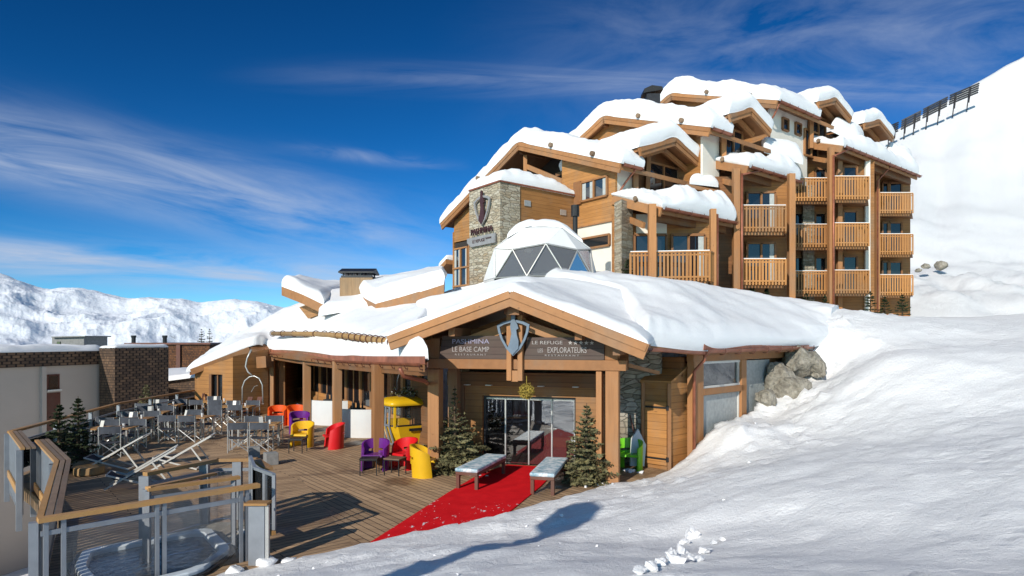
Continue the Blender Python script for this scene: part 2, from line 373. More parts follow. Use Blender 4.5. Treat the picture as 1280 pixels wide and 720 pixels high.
# ------------------------------------------------------------------ snow pillows and roof slabs
def cr(p0, p1, p2, p3, t):
    return .5 * ((2 * p1) + (p2 - p0) * t + (2 * p0 - 5 * p1 + 4 * p2 - p3) * t * t + (3 * p1 - p0 - 3 * p2 + p3) * t ** 3)
def spl(pts, t):
    n = len(pts) - 1
    if n == 0: return pts[0]
    x = min(max(t, 0), 1) * n; i = min(int(x), n - 1); f = x - i
    if n == 1: return pts[0].lerp(pts[1], f)
    p = lambda k: pts[k] if 0 <= k <= n else (2 * pts[0] - pts[1] if k < 0 else 2 * pts[n] - pts[n - 1])
    return cr(p(i - 1), p(i), p(i + 1), p(i + 2), f)
def ease(k, n):                                     # closer samples near the rim
    x = k / n; return x - .75 * math.sin(2 * math.pi * x) / (2 * math.pi)
def pillow(mb, rows, thick, rim=.5, nu=46, nv=30, seed=0, amp=.10, bulge=.10, rag=.0, open_=(), tv=(1, 1), tu=(1, 1)):
    rows = [[V(p) for p in r] for r in rows]; nr = len(rows); g = []; low = []
    lu = sum((rows[0][k + 1] - rows[0][k]).length for k in range(len(rows[0]) - 1)); lv = sum((rows[k + 1][0] - rows[k][0]).length for k in range(nr - 1))
    lu2 = sum((rows[-1][k + 1] - rows[-1][k]).length for k in range(len(rows[0]) - 1)); lv2 = sum((rows[k + 1][-1] - rows[k][-1]).length for k in range(nr - 1))
    cen = sum((p for r in rows for p in r), V()) / sum(len(r) for r in rows)
    for j in range(nv + 1):
        v = ease(j, nv); line = []; ll = []
        for i in range(nu + 1):
            u = ease(i, nu)
            p = spl([spl(r, u) for r in rows], v)
            LU = lu * (1 - v) + lu2 * v; LV = lv * (1 - u) + lv2 * u
            es = [9 if 'l' in open_ else u * LU, 9 if 'r' in open_ else (1 - u) * LU, 9 if 'f' in open_ else v * LV, 9 if 'b' in open_ else (1 - v) * LV]
            e = min(es); e2 = sorted(es)[1]
            q = noise.noise(V((p.x * .9 + seed, p.y * .9, seed)))
            rr = rim * (1 + .35 * q)
            f = lambda x: math.sqrt(max(0, 1 - (1 - min(x / rr, 1)) ** 2))
            prof = min(f(e), 1) * (.5 + .5 * f(e2))
            n1 = noise.fractal(V((p.x * .55 + seed, p.y * .55, seed * 1.7)), 1, 2, 3)
            n2 = noise.fractal(V((p.x * 2.4 + seed, p.y * 2.4, 5 + seed)), 1, 2, 3)
            t = thick * (tv[0] + (tv[1] - tv[0]) * v) * (tu[0] + (tu[1] - tu[0]) * min(1, u * 2.2)) * prof * (1 + n1 * amp * 2.2) + n2 * amp * .45 * prof * thick + .01
            out = V((p.x - cen.x, p.y - cen.y, 0)); out = out.normalized() if out.length > 1e-3 else V()
            b = bulge * max(0, 1 - e / rr) * math.sin(min(1, prof * 1.05) * math.pi) * thick + (rag * noise.noise(V((p.x * 2 + seed, p.y * 2, 3))) if e < .02 else 0)
            line.append(p + V((0, 0, t)) + out * b); ll.append(p - V((0, 0, .04)))
        g.append(line); low.append(ll)
    mb.grid(g); mb.grid(low, True)
    n = len(g)
    rim_t = g[0] + [r[-1] for r in g[1:]] + g[-1][::-1][1:] + [r[0] for r in g[::-1][1:]]
    rim_b = low[0] + [r[-1] for r in low[1:]] + low[-1][::-1][1:] + [r[0] for r in low[::-1][1:]]
    mb.grid([rim_b, rim_t])
    return mb
def slab(mb, rows, thick):
    rows = [[V(p) - V((0, 0, .015)) for p in r] for r in rows]; low = [[p - V((0, 0, thick)) for p in r] for r in rows]
    mb.grid(rows); mb.grid(low, True)
    t = rows[0] + [r[-1] for r in rows[1:]] + rows[-1][::-1][1:] + [r[0] for r in rows[::-1][1:]]
    b = low[0] + [r[-1] for r in low[1:]] + low[-1][::-1][1:] + [r[0] for r in low[::-1][1:]]
    mb.grid([b, t]); return mb
def gutter(parent, p, q, name='gutter', hooks=True, r=.075, drop=.03):
    p, q = V(p), V(q); d = (q - p); L = d.length; d.normalize(); mb = MB()
    side = d.cross(V((0, 0, 1))).normalized()
    prof = []
    for k in range(9):
        a = math.pi * (1 + k / 8); prof.append((math.cos(a) * r, math.sin(a) * r))
    mb.grid([[e + side * x + V((0, 0, z - drop)) for x, z in prof] for e in (p, q)])
    mb.grid([[e + side * x * .88 + V((0, 0, z * .88 - drop)) for x, z in prof] for e in (p, q)], True)
    o = mb.build(name, M['copper'], parent, recalc=False)
    if hooks:
        n = max(2, int(L / .8))
        for k in range(n + 1):
            c = p + d * (L * k / n); h = MB()
            h.tube([c + side * (r * 1.25 * s) + V((0, 0, z)) for s, z in ((1, .04), (1, -.06), (.6, -.12), (-.6, -.12), (-1, -.03))], .014, 5)
            h.build('gutter_bracket', M['copper_dark'], o)
    return o
def text(s, size, loc, rz, mat, parent, name='lettering', extrude=.006, align='CENTER', sx=1.0, shear=0.0):
    cu = bpy.data.curves.new(name, 'FONT'); cu.body = s; cu.size = size; cu.extrude = extrude; cu.align_x = align; cu.align_y = 'CENTER'; cu.shear = shear; cu.resolution_u = 3
    o = bpy.data.objects.new(name, cu); col.objects.link(o); cu.materials.append(mat)
    me = bpy.data.meshes.new_from_object(o); bpy.data.objects.remove(o); o = bpy.data.objects.new(name, me); col.objects.link(o)
    o.parent = parent; o.location = V(loc) - parent.location; o.rotation_euler = (math.pi / 2, 0, rz); o.scale = (sx, 1, 1)
    return o
# ------------------------------------------------------------------ camera, sun, sky
cam = bpy.data.cameras.new('camera'); co = bpy.data.objects.new('camera', cam); col.objects.link(co)
cam.sensor_width = 36; cam.lens = F / 1280 * 36; cam.shift_y = 65 / 1280; cam.clip_end = 20000; cam.clip_start = .1
co.location = (0, 0, CAM_Z); co.rotation_euler = (math.pi / 2, 0, 0); sc.camera = co
SUN_EL, SUN_DIR = R(26), V((-.47, -.883, 0)).normalized()       # where the sun stands, seen from the place
sl = bpy.data.lights.new('sun', 'SUN'); sl.energy = 3.7; sl.angle = R(.5); sl.color = (1, .93, .82)
so = bpy.data.objects.new('sun', sl); col.objects.link(so)
sv = V((SUN_DIR.x * math.cos(SUN_EL), SUN_DIR.y * math.cos(SUN_EL), math.sin(SUN_EL)))
so.rotation_euler = sv.to_track_quat('Z', 'Y').to_euler(); so.location = (-20, -40, 40)
w = bpy.data.worlds.new('World'); sc.world = w; w.use_nodes = True; nt = w.node_tree; bg = nt.nodes['Background']
sky = nd(nt, 'ShaderNodeTexSky', sky_type='NISHITA', sun_disc=False, sun_elevation=SUN_EL, sun_rotation=math.atan2(SUN_DIR.x, SUN_DIR.y), altitude=2300, air_density=1.0, dust_density=.25, ozone_density=2.2)
tc = nd(nt, 'ShaderNodeTexCoord'); sp = nd(nt, 'ShaderNodeSeparateXYZ'); ln(nt, tc.outputs['Generated'], sp.inputs[0])
yy = mth(nt, 'MAXIMUM', sp.outputs[1], .08)
u = mth(nt, 'DIVIDE', sp.outputs[0], yy); v = mth(nt, 'DIVIDE', sp.outputs[2], yy)
ahead = ramp(nt, sp.outputs[1], [(.08, 0.0), (.3, 1.0)])
def cnoise(su, sv_, k, scale, det=6, rough=.6, off=0.0):        # streaks of cirrus lying along v = k*u
    cb = nd(nt, 'ShaderNodeCombineXYZ')
    ln(nt, mth(nt, 'ADD', mth(nt, 'MULTIPLY', u, su), off), cb.inputs[0]); ln(nt, mth(nt, 'MULTIPLY', mth(nt, 'SUBTRACT', v, mth(nt, 'MULTIPLY', u, k)), sv_), cb.inputs[1])
    n = nd(nt, 'ShaderNodeTexNoise', Scale=scale, Detail=det, Roughness=rough, Distortion=.6); ln(nt, cb.outputs[0], n.inputs['Vector']); return n.outputs[0]
def band(v0, k, wd, u0, u1):
    d = mth(nt, 'DIVIDE', mth(nt, 'SUBTRACT', v, mth(nt, 'ADD', mth(nt, 'MULTIPLY', u, k), v0)), wd)
    g = mth(nt, 'POWER', 2.718, mth(nt, 'MULTIPLY', mth(nt, 'MULTIPLY', d, d), -1.0))
    mr = nd(nt, 'ShaderNodeMapRange', interpolation_type='SMOOTHSTEP'); ln(nt, u, mr.inputs[0]); mr.inputs[1].default_value = u0; mr.inputs[2].default_value = u1
    return mth(nt, 'MULTIPLY', g, mr.outputs[0])
c1 = mth(nt, 'MULTIPLY', band(.118, -.235, .055, .10, -.45), ramp(nt, cnoise(1.6, 11, -.235, 1.6), [(.34, 0.0), (.66, 1.0)]))
c2 = mth(nt, 'MULTIPLY', band(.072, -.075, .030, .15, -.35), ramp(nt, cnoise(1.3, 14, -.075, 1.8, off=3), [(.33, 0.0), (.62, 1.0)]))
c3 = mth(nt, 'MULTIPLY', band(.405, -.02, .020, -.5, .02), ramp(nt, cnoise(1.0, 12, -.02, 1.7, off=7), [(.36, 0.0), (.7, .5)]))
c4 = mth(nt, 'MULTIPLY', band(.44, .06, .13, -.15, .45), ramp(nt, cnoise(2.2, 6, .12, 1.9, 8, .62, off=12), [(.36, 0.0), (.75, .62)]))
c5 = mth(nt, 'MULTIPLY', band(.262, -.11, .010, -.40, -.20), mth(nt, 'MULTIPLY', ramp(nt, cnoise(3, 14, -.11, 2, off=21), [(.35, 0.0), (.7, .35)]), ramp(nt, mth(nt, 'ADD', u, .5), [(.36, 1.0), (.44, 0.0)])))
cl = mth(nt, 'MULTIPLY', mth(nt, 'ADD', mth(nt, 'ADD', mth(nt, 'ADD', mth(nt, 'MULTIPLY', c1, .80), mth(nt, 'MULTIPLY', c2, .85)), mth(nt, 'ADD', c3, mth(nt, 'MULTIPLY', c4, .55))), c5), ahead, True)
hs = nd(nt, 'ShaderNodeHueSaturation', Saturation=.98, Value=1.0); ln(nt, sky.outputs[0], hs.inputs['Color'])
SKY_GAIN = nd(nt, 'ShaderNodeMix', data_type='RGBA', blend_type='MULTIPLY'); SKY_GAIN.inputs[0].default_value = 1
gm = nd(nt, 'ShaderNodeGamma', Gamma=1.45); ln(nt, mixc(nt, 1.0, hs.outputs[0], (.25, .25, .25), 'MULTIPLY'), gm.inputs['Color'])
ln(nt, gm.outputs[0], SKY_GAIN.inputs[6]); SKY_GAIN.inputs[7].default_value = (2.1, 3.55, 3.6, 1)
el = ramp(nt, v, [(.02, (.50, .53, .66)), (.16, (.17, .42, .58)), (.32, (.09, .38, .55)), (.6, (.05, .33, .50))])
SKY = mixc(nt, 1.0, SKY_GAIN.outputs[2], mixc(nt, ahead, (1.0, .86, .74), el), 'MULTIPLY')
ln(nt, mixc(nt, cl, SKY, (2.8, 3.2, 4.0)), bg.inputs['Color']); bg.inputs['Strength'].default_value = .15
vs_ = sc.view_settings; vs_.view_transform = 'Standard'; vs_.look = 'None'; vs_.gamma = 1; vs_.exposure = .30; vs_.use_curve_mapping = False
sc.render.engine = 'CYCLES'; cy = sc.cycles; cy.use_denoising = True; cy.max_bounces = 6; cy.transparent_max_bounces = 10; cy.diffuse_bounces = 3; cy.glossy_bounces = 3; cy.caustics_reflective = False; cy.caustics_refractive = False
try: cy.denoiser = 'OPENIMAGEDENOISE'
except Exception: pass

# ------------------------------------------------------------------ frames of the site
A2, B2 = V((.788, .616)), V((-.616, .788))                     # hotel axes: along its balcony front, and back from it
O2, E2, N2 = V((2.31, 14.67)), V((-.958, .287)), V((-.287, -.958))   # entrance portal: right post, leftwards, towards the viewer
def PF(t, d, z): p = O2 + E2 * t + N2 * d; return V((p.x, p.y, z))
W2, C2, NW = V((4.64, 16.5)), V((.7071, .7071)), V((.7071, -.7071))  # side wing: front corner, along its face, outwards
def WF(t, d, z): p = W2 + C2 * t + NW * d; return V((p.x, p.y, z))

# ------------------------------------------------------------------ snowy ground
LOW = [(-3.45, 9.3), (-1.7, 10.85), (.15, 12.3), (1.4, 13.5), (2.5, 14.55), (4.0, 15.9), (4.9, 16.6), (9.6, 21.4), (6, 24), (-3, 27), (-11, 34), (-16, 34), (-16.5, 22), (-12.6, 15.2), (-10.8, 13.0), (-8.5, 11.2), (-6.1, 7.6), (-5.4, 7.9), (-4.6, 8.6), (-3.9, 9.25)]
def pip(x, y, poly):
    c = False; n = len(poly)
    for i in range(n):
        x1, y1 = poly[i]; x2, y2 = poly[(i + 1) % n]
        if (y1 > y) != (y2 > y) and x < (x2 - x1) * (y - y1) / (y2 - y1) + x1: c = not c
    return c
def pdist(x, y, poly):
    best = 1e9; n = len(poly)
    for i in range(n):
        x1, y1 = poly[i]; x2, y2 = poly[(i + 1) % n]; dx, dy = x2 - x1, y2 - y1
        t = max(0, min(1, ((x - x1) * dx + (y - y1) * dy) / (dx * dx + dy * dy)))
        best = min(best, math.hypot(x - x1 - t * dx, y - y1 - t * dy))
    return best
CP = [(0, 0, 1.62), (-5, -4, 1.7), (6, -4, 2.0), (12, -3, 2.5), (0, -10, 1.9), (-12, -8, .6), (20, -8, 3), (-3, 4, 1.05), (0, 5, 1.05), (-2.9, 7.5, .36), (0, 8, .6), (-3.6, 9.0, .05), (-1.7, 10.7, .05), (0.15, 12.0, .06), (2.45, 14.3, .08), (3.95, 15.7, .10),
      (3, 5, 1.22), (3, 10, .62), (2.4, 9.2, .46), (5, 12.4, .85), (4.65, 16.3, .50), (5.3, 16.0, .92), (5.9, 16.7, 1.12), (4.9, 15.3, .52), (6.4, 18.1, 1.15), (7.5, 19.2, 1.62), (8.4, 19.9, 1.72), (9.2, 20.4, 1.95), (10.0, 20.7, 2.3), (6.6, 15.5, 1.0), (8.6, 17.6, 1.8), (8.0, 18.6, 1.42), (9.0, 19.3, 1.75), (7.2, 17.6, 1.15), (9.6, 19.6, 2.0),
      (10.6, 21.4, 3.2), (11.6, 23, 4.1), (14.9, 26, 4.32), (20.8, 26, 4.22), (28, 27, 4.4), (10.4, 18, 2.75), (14, 21, 3.45), (20, 21, 3.6), (11.2, 14, 2.0), (16, 14, 2.6), (6.8, 8.5, 1.42), (4.4, 5.5, 1.28), (8, 0, 2.0), (10, 8, 1.9), (18, 6, 2.7), (30, 10, 3.6), (40, 24, 5),
      (15, 32, 4.2), (22, 34, 4.3), (30, 34, 4.4), (12, 31, 4.4), (8, 27, 5.0), (4, 25, 5.5), (0, 24, 5.35), (3, 22.5, 5.3), (-4, 28, 4.9), (18, 38, 4.6), (25, 43, 4.8), (34, 43, 4.9), (48, 40, 6), (60, 44, 8), (60, 10, 5),
      (-8.2, 9.6, -.5), (-9.2, 12, -1.1), (-7, 5, .2), (-14, 14, -2.6), (-13, 18, -3.4), (-20, 28, -6.4), (-30, 28, -6.6), (-40, 44, -7.5), (-30, 8, -4.5), (-24, 44, -6.8), (-14, 40, -2), (0, 44, 3.5), (-60, 44, -9), (-60, 0, -7), (-20, 0, -1.6), (-60, -20, -6), (0, -24, 2.6), (60, -24, 6), (-30, -24, -2)]
cp = np.array(CP, float); n_ = len(cp)
def tpk(r2): return np.where(r2 > 1e-9, .5 * r2 * np.log(np.maximum(r2, 1e-12)), 0)
K = tpk(((cp[:, None, :2] - cp[None, :, :2]) ** 2).sum(-1)) + np.eye(n_) * .02
Pm = np.hstack([np.ones((n_, 1)), cp[:, :2]]); Lm = np.zeros((n_ + 3, n_ + 3)); Lm[:n_, :n_] = K; Lm[:n_, n_:] = Pm; Lm[n_:, :n_] = Pm.T
wts = np.linalg.solve(Lm, np.concatenate([cp[:, 2], np.zeros(3)]))
def steps(a, b, dense):                            # dense: list of (lo, hi, step); coarser outside
    x = a; out = []
    while x < b:
        out.append(x); st = 1.6
        for lo, hi, s_ in dense:
            if lo <= x < hi: st = min(st, s_)
        x += st
    out.append(b); return np.array(out)
gx = steps(-60, 60, [(-14, 30, .42), (-6, 16, .17), (-4.5, 9, .12)]); gy = steps(-24, 45, [(-4, 40, .42), (4, 26, .20), (4.6, 17, .12)])
XX, YY = np.meshgrid(gx, gy); pts = np.stack([XX.ravel(), YY.ravel()], -1); Z = np.empty(len(pts))
for s_ in range(0, len(pts), 20000):
    q = pts[s_:s_ + 20000]; Z[s_:s_ + 20000] = tpk(((q[:, None] - cp[None, :, :2]) ** 2).sum(-1)) @ wts[:n_] + wts[n_] + q @ wts[n_ + 1:]
zs = Z.copy(); TRACKS = [(V((14.5, 26.0)), V((2, 7))), (V((20, 25)), V((4, 8))), (V((9, 14)), V((-1, 8.2)))]
for i, (x, y) in enumerate(pts):
    if pip(x, y, LOW):
        d = pdist(x, y, LOW); zs[i] = min(zs[i] - d * .35, .10 - d * 1.2) if d < 1 else min(zs[i], -1.0); 
        zs[i] += .05 * noise.noise(V((x * 2.2, y * 2.2, 4))) if d < .5 else 0
        continue
    p = V((x, y, 0)); near = max(0, 1 - max(0, y - 24) / 12)
    a = noise.fractal(p * .22, 1, 2, 3) * .16 + noise.fractal(V((x * .35 + y * .5, y * .9 - x * .55, 2)), 1, 2, 4) * .045
    ru = noise.fractal(V((x * 1.2 + y * .4, y * 2.2 - x * .9, 9)), .85, 2.1, 5)
    clod = max(0, noise.noise(V((x * 3.1, y * 3.1, 1))) - .22) * max(0, noise.noise(V((x * .5, y * .5, 7))) + .25)
    steep = math.exp(-(((x - 8.2) * .7071 - (y - 18.3) * .7071) ** 2) / 2.0) * (1 if 5 < x < 12 else .3)
    edge = max(0, 1 - pdist(x, y, LOW) / .9) if x < 6 and y < 18 else 0
    zs[i] += a * (1 - edge) + ru * (.028 + .06 * steep) * (1 - .4 * edge) + clod * (.18 + .8 * steep) + .20 * steep * max(0, noise.fractal(V((x * .8, y * .8, 31)), .9, 2, 3)) + noise.fractal(V((x * 4.5, y * 4.5, 3)), .8, 2, 3) * .016 * near
ny, nx = XX.shape
me = bpy.data.meshes.new('snow_ground')
idx = np.arange(nx * ny).reshape(ny, nx)
fa = np.stack([idx[:-1, :-1], idx[:-1, 1:], idx[1:, 1:], idx[1:, :-1]], -1).reshape(-1, 4)
me.from_pydata(np.column_stack([pts, zs]).tolist(), [], fa.tolist()); me.polygons.foreach_set('use_smooth', [True] * len(me.polygons))
me.materials.append(snow_mat('ground_snow', 1.0, c=(.90, .905, .91), crust=.30)); go = bpy.data.objects.new('snow_ground', me); col.objects.link(go); tag(go, 'trampled snow rising from the terrace edge to the right', kind='structure')
def ground_z(x, y):
    j = int(np.clip(np.searchsorted(gx, x) - 1, 0, nx - 2)); i = int(np.clip(np.searchsorted(gy, y) - 1, 0, ny - 2)); return float(zs[i * nx + j])

# valley floor reaching the horizon, below everything
mb = MB(); ring = []
for r_, z_ in ((70, -14), (400, -130), (1500, -260), (9000, -300)):
    ring.append([V((math.cos(2 * math.pi * k / 48) * r_, math.sin(2 * math.pi * k / 48) * r_ + 10, z_)) for k in range(49)])
mb.grid(ring); mb.build('valley_ground', M['snow'], smooth=True)['kind'] = 'structure'

# hillside above the hotel
def e_crest(r): x = 640 + 800 * r; return (425 - (165 - .581 * (x - 1113))) / 800
def hill_z(r, Y):
    e1 = [(40, .012), (43, .020), (46, .045), (50, .078), (54, .098), (58, .115), (61, .118), (63, .135), (66, .155), (72, .185)]
    ec = e_crest(r) if r < 1.1 else e_crest(1.1) + (r - 1.1) * .25
    Yc = 122
    if Y <= 72:
        for (a, b), (c, d) in zip(e1, e1[1:]):
            if a <= Y <= c: e = b + (d - b) * (Y - a) / (c - a); break
        e += max(0, r - .62) * .02
    elif Y <= Yc:
        t = (Y - 72) / (Yc - 72); e0 = .185 + max(0, r - .62) * .02; e = e0 + (ec - e0) * (t * .9 + .1 * t * t)
    else: return CAM_Z + ec * Yc - (Y - Yc) * .12
    return CAM_Z + e * Y
mb = MB(); rows = []
Ys = [40 + k * .55 for k in range(60)] + [73 + k * 1.6 for k in range(32)] + [126, 140, 170, 220]
for Y in Ys:
    line = []
    for k in range(150):
        r = .40 + 1.5 * k / 149; X = r * Y; z = hill_z(r, Y)
        n = noise.fractal(V((X * .06, Y * .06, 3)), 1, 2, 4) * .9 * min(1, max(0, (Y - 42) / 8)) + noise.fractal(V((X * .3, Y * .22, 8)), .9, 2, 5) * 1.0 * max(0, 1 - abs(Y - 52) / 14) * min(1, max(0, (Y - 42) / 5))
        gul = noise.noise(V((r * 26, Y * .012, 5))) * 1.1 * min(1, max(0, (Y - 60) / 25))
        near = abs(Y - 122) < 12
        line.append(V((X, Y, z + (n + gul) * (.35 if near else 1) - max(0, 44 - Y) * 1.0)))
    rows.append(line)
mb.grid(rows); hb = mb.build('hillside', snow_mat('hill_snow', 1.35), smooth=True); tag(hb, 'steep snow slope rising to the right behind the hotel', kind='structure')

# far mountains
ridge = [(-900, 330), (-500, 352), (-250, 330), (-120, 352), (-40, 338), (0, 340), (25, 350), (57, 362), (75, 359), (107, 362), (155, 372), (185, 373), (202, 375), (222, 373), (257, 381), (277, 376), (320, 375), (345, 382), (420, 392), (560, 388), (760, 402), (1000, 398), (1400, 380), (1900, 350)]
def ridge_e(r):
    x = 640 + 800 * r
    for (a, b), (c, d) in zip(ridge, ridge[1:]):
        if a <= x <= c: return (425 - (b + (d - b) * (x - a) / (c - a))) / 800
    return .05
def ridge_s(r): return sum(ridge_e(r + d * .006) for d in range(-3, 4)) / 7
def mountain(name, Yc, scale_e, nrow, seed, lab):
    mb = MB(); rows = []
    for j in range(nrow):
        t = j / (nrow - 1); line = []
        for k in range(620):
            r = -1.7 + .8 * k / 79 if k < 80 else (-.9 + .66 * (k - 80) / 459 if k < 540 else -.24 + 1.4 * (k - 540) / 79)
            Y = 1150 + (Yc - 1150) * t if t <= .8 else 1150 + (Yc - 1150) * .8 + (t - .8) / .2 * (Yc - 1150) * .5
            tt = min(1, t / .8); X = r * Y
            e = (-.10 + (ridge_s(r) * scale_e + .10) * tt ** .62) if t <= .8 else ridge_s(r) * scale_e - (t - .8) * .25
            q = V((X * .0019, Y * .0017, seed))
            rn = noise.ridged_multi_fractal(q, .85, 2.1, 6, 1.0, 2.0) - 1.1
            fade = max(0, math.sin(math.pi * min(1, tt * .97))) ** .8
            z = CAM_Z + e * Y + rn * Y * .026 * fade + noise.fractal(q * 6, 1, 2, 4) * Y * .002
            line.append(V((X, Y, z)))
        rows.append(line)
    mb.grid(rows)
    m, nt, b = new_mat(name); v_ = coords(nt, (.01, .01, .01)); n = noi(nt, v_, 2.2, 9, .68)
    geo = nd(nt, 'ShaderNodeNewGeometry'); sp = nd(nt, 'ShaderNodeSeparateXYZ'); ln(nt, geo.outputs['Normal'], sp.inputs[0])
    rock = mth(nt, 'MULTIPLY', ramp(nt, n, [(.57, 0.0), (.63, 1.0)]), ramp(nt, sp.outputs[2], [(.60, 1.0), (.84, .0)]))
    ln(nt, mixc(nt, rock, (.84, .88, .95), (.14, .12, .12)), b.inputs['Base Color']); b.inputs['Roughness'].default_value = .8; b.inputs['Specular IOR Level'].default_value = .1
    bump(nt, b, n, .45, 18)
    o = mb.build(name, m, smooth=True); tag(o, lab, kind='structure')
mountain('mountains', 2600, 1.0, 130, 1, 'far snowy mountain range across the valley')

# terrace of boards
deck_poly = [(-3.9, 9.05), (-1.6, 10.4), (.2, 11.7), (1.5, 13.0), (2.6, 14.1), (4.2, 15.6), (5.0, 16.6), (6.0, 19.6), (2, 24), (-6, 31), (-12.2, 31), (-14.2, 30), (-13.7, 22.2), (-12.0, 15.3), (-10.45, 13.9), (-8.15, 11.55), (-5.85, 7.75)]
mb = MB(); mb.prism([(x, y, 0) for x, y in deck_poly], (0, 0, -.30))
tag(mb.build('terrace_deck', M['deck']), 'brown board terrace in front of the restaurant', kind='structure')
# ================================================================== restaurant building (low, in front)
rest = thing('restaurant_building', (0, 19, 0), 'low wooden restaurant with timber gabled entrance and deep snow on its roof', 'building')
up = lambda p, z: V((p[0], p[1], z))
def prt(name, mat, fn, parent=None, **kw):
    mb = MB(); fn(mb); return mb.build(name, mat, rest if parent is None else parent, **kw)

# --- entrance portal timbers
PZ = 4.42
for t in (0.0, 4.40):
    prt('post', M['beam'], lambda m: m.bar(PF(t, 0, 0), PF(t, 0, 2.58 if t else 2.60), .30, .30, (N2.x, N2.y, 0)), bevel=.012)
prt('post', M['beam'], lambda m: m.bar(PF(.30, .02, 0), PF(.30, .02, 2.58), .13, .26, (N2.x, N2.y, 0)), bevel=.01)
prt('post', M['beam'], lambda m: m.bar(PF(4.30, -1.0, 0), PF(4.30, -1.0, 2.58), .26, .26, (N2.x, N2.y, 0)), bevel=.01)
for t in (.02, 4.38): prt('post', M['beam'], lambda m: m.bar(PF(t, 0, 2.84), PF(t, 0, 3.34), .30, .28, (N2.x, N2.y, 0)), bevel=.012)
prt('beam', M['fascia'], lambda m: m.bar(PF(-.32, .02, 2.72), PF(4.66, .02, 2.72), .32, .24), bevel=.012)
for t in (2.13, 2.40):
    prt('king_post', M['beam'], lambda m: m.bar(PF(t, .22, 2.34), PF(t, .22, 4.02), .12, .16, (N2.x, N2.y, 0)), bevel=.01)
prt('post', M['beam'], lambda m: m.bar(PF(2.27, .20, 2.32), PF(2.27, .20, 2.58), .16, .12, (N2.x, N2.y, 0)))
prt('tie_block', M['soffit'], lambda m: m.bar(PF(2.02, .20, 3.98), PF(2.50, .20, 3.98), .28, .16))
for a, b in (((2.05, 3.86), (4.5, 2.98)), ((2.47, 3.86), (-.15, 2.98))):
    prt('rafter', M['fascia'], lambda m: m.bar(PF(a[0], -.02, a[1] - .08), PF(b[0], -.02, b[1] - .06), .22, .25), bevel=.01)
# roof of the portal: gable slab, deep fascia boards
rL, rP, rR = V((-2.95, 15.40, 3.40)), V((-.03, 14.50, PZ)), V((2.87, 13.66, 3.22))
bk = V((.287, .958, 0))
prow = lambda d: [rL + bk * d, rP + bk * d, rR + bk * d]
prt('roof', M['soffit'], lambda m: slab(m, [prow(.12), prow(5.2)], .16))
for a, b in ((rP, rL), (rP, rR)):
    dn = V((0, 0, -.17))
    f = prt('fascia', M['fascia'], lambda m: m.bar(a + dn * 1.05, b + dn * 1.05, .10, .35), bevel=.008)
    prt('fascia_trim', M['fascia'], lambda m: m.bar(a + dn * .55 - bk * .062, b + dn * .55 - bk * .062, .035, .15), f)
for d in (.5, 1.3, 2.1):                                          # purlin ends
    pass
prt('purlin', M['soffit'], lambda m: [m.bar(rP + (q - rP) * k + bk * .2 + V((0, 0, -.42)), rP + (q - rP) * k + bk * 3.2 + V((0, 0, -.42)), .16, .2) for q in (rL, rR) for k in (.02, .5, .78)])
# sloping soffit panel between portal and eaves on the left, orange boards
prt('side_panel', M['plank'], lambda m: m.prism([PF(4.55, -.1, 2.95), PF(5.35, -.1, 2.9), PF(5.35, -.1, 3.25), PF(4.55, -.1, 3.55)], (bk * .08)))
# walls behind the portal: stone flanks, timber frame, header, automatic glass doors
prt('stone_wall', M['stone_dark'], lambda m: m.bar(PF(-.95, -2.45, 1.6), PF(.55, -2.45, 1.6), .3, 3.4))
prt('stone_wall', M['stone_dark'], lambda m: m.bar(PF(4.05, -2.45, 1.5), PF(4.85, -2.45, 1.5), .3, 3.0))
prt('header_beam', M['plank_dark'], lambda m: (m.bar(PF(.3, -1.36, 2.27), PF(4.6, -1.36, 2.27), .25, .36), m.bar(PF(.3, -1.42, 2.8), PF(4.6, -1.42, 2.8), .3, .5)))
prt('canopy_soffit', M['plank_dark'], lambda m: m.prism([PF(.2, -.5, 2.62), PF(4.3, -.5, 2.62), PF(4.3, -1.5, 2.62), PF(.2, -1.5, 2.62)], (0, 0, .05)))
for t in (1.0, 1.9, 3.3, 3.9): prt('downlight', M['white_paint'], lambda m: m.bar(PF(t, -1.12, 2.12), PF(t + .16, -1.12, 2.12), .1, .02))
prt('door_surround', M['plank'], lambda m: (m.bar(PF(.575, -1.43, 1.05), PF(1.12, -1.43, 1.05), .2, 2.1), m.bar(PF(3.63, -1.43, 1.05), PF(4.12, -1.43, 1.05), .2, 2.1), m.bar(PF(1.12, -1.43, 1.965), PF(3.63, -1.43, 1.965), .2, .27)))
for t in (.41, 4.12): prt('jamb', M['soffit'], lambda m: m.bar(PF(t, -1.40, 1.05), PF(t + .165, -1.40, 1.05), .3, 2.1))
prt('door_frame', M['dark_metal'], lambda m: (m.bar(PF(1.125, -1.48, 1.80), PF(3.625, -1.48, 1.80), .12, .05), m.bar(PF(1.15, -1.45, .9), PF(1.15, -1.45, 1.77), .05, .05, (N2.x, N2.y, 0)), m.bar(PF(3.60, -1.45, 0), PF(3.60, -1.45, 1.77), .05, .05, (N2.x, N2.y, 0))))
for a, b in ((1.16, 1.76), (1.76, 2.38), (2.38, 3.02), (3.02, 3.58)):
    dr = prt('glass_door', M['alu'], lambda m: (m.bar(PF(a + .02, -1.51, .03), PF(a + .02, -1.51, 1.77), .035, .05, (N2.x, N2.y, 0)), m.bar(PF(a + .04, -1.51, 1.75), PF(b - .01, -1.51, 1.75), .04, .05)))
    prt('door_pane', M['door_glass'], lambda m: m.bar(PF(a + .04, -1.52, .88), PF(b, -1.52, .88), .012, 1.70), dr)
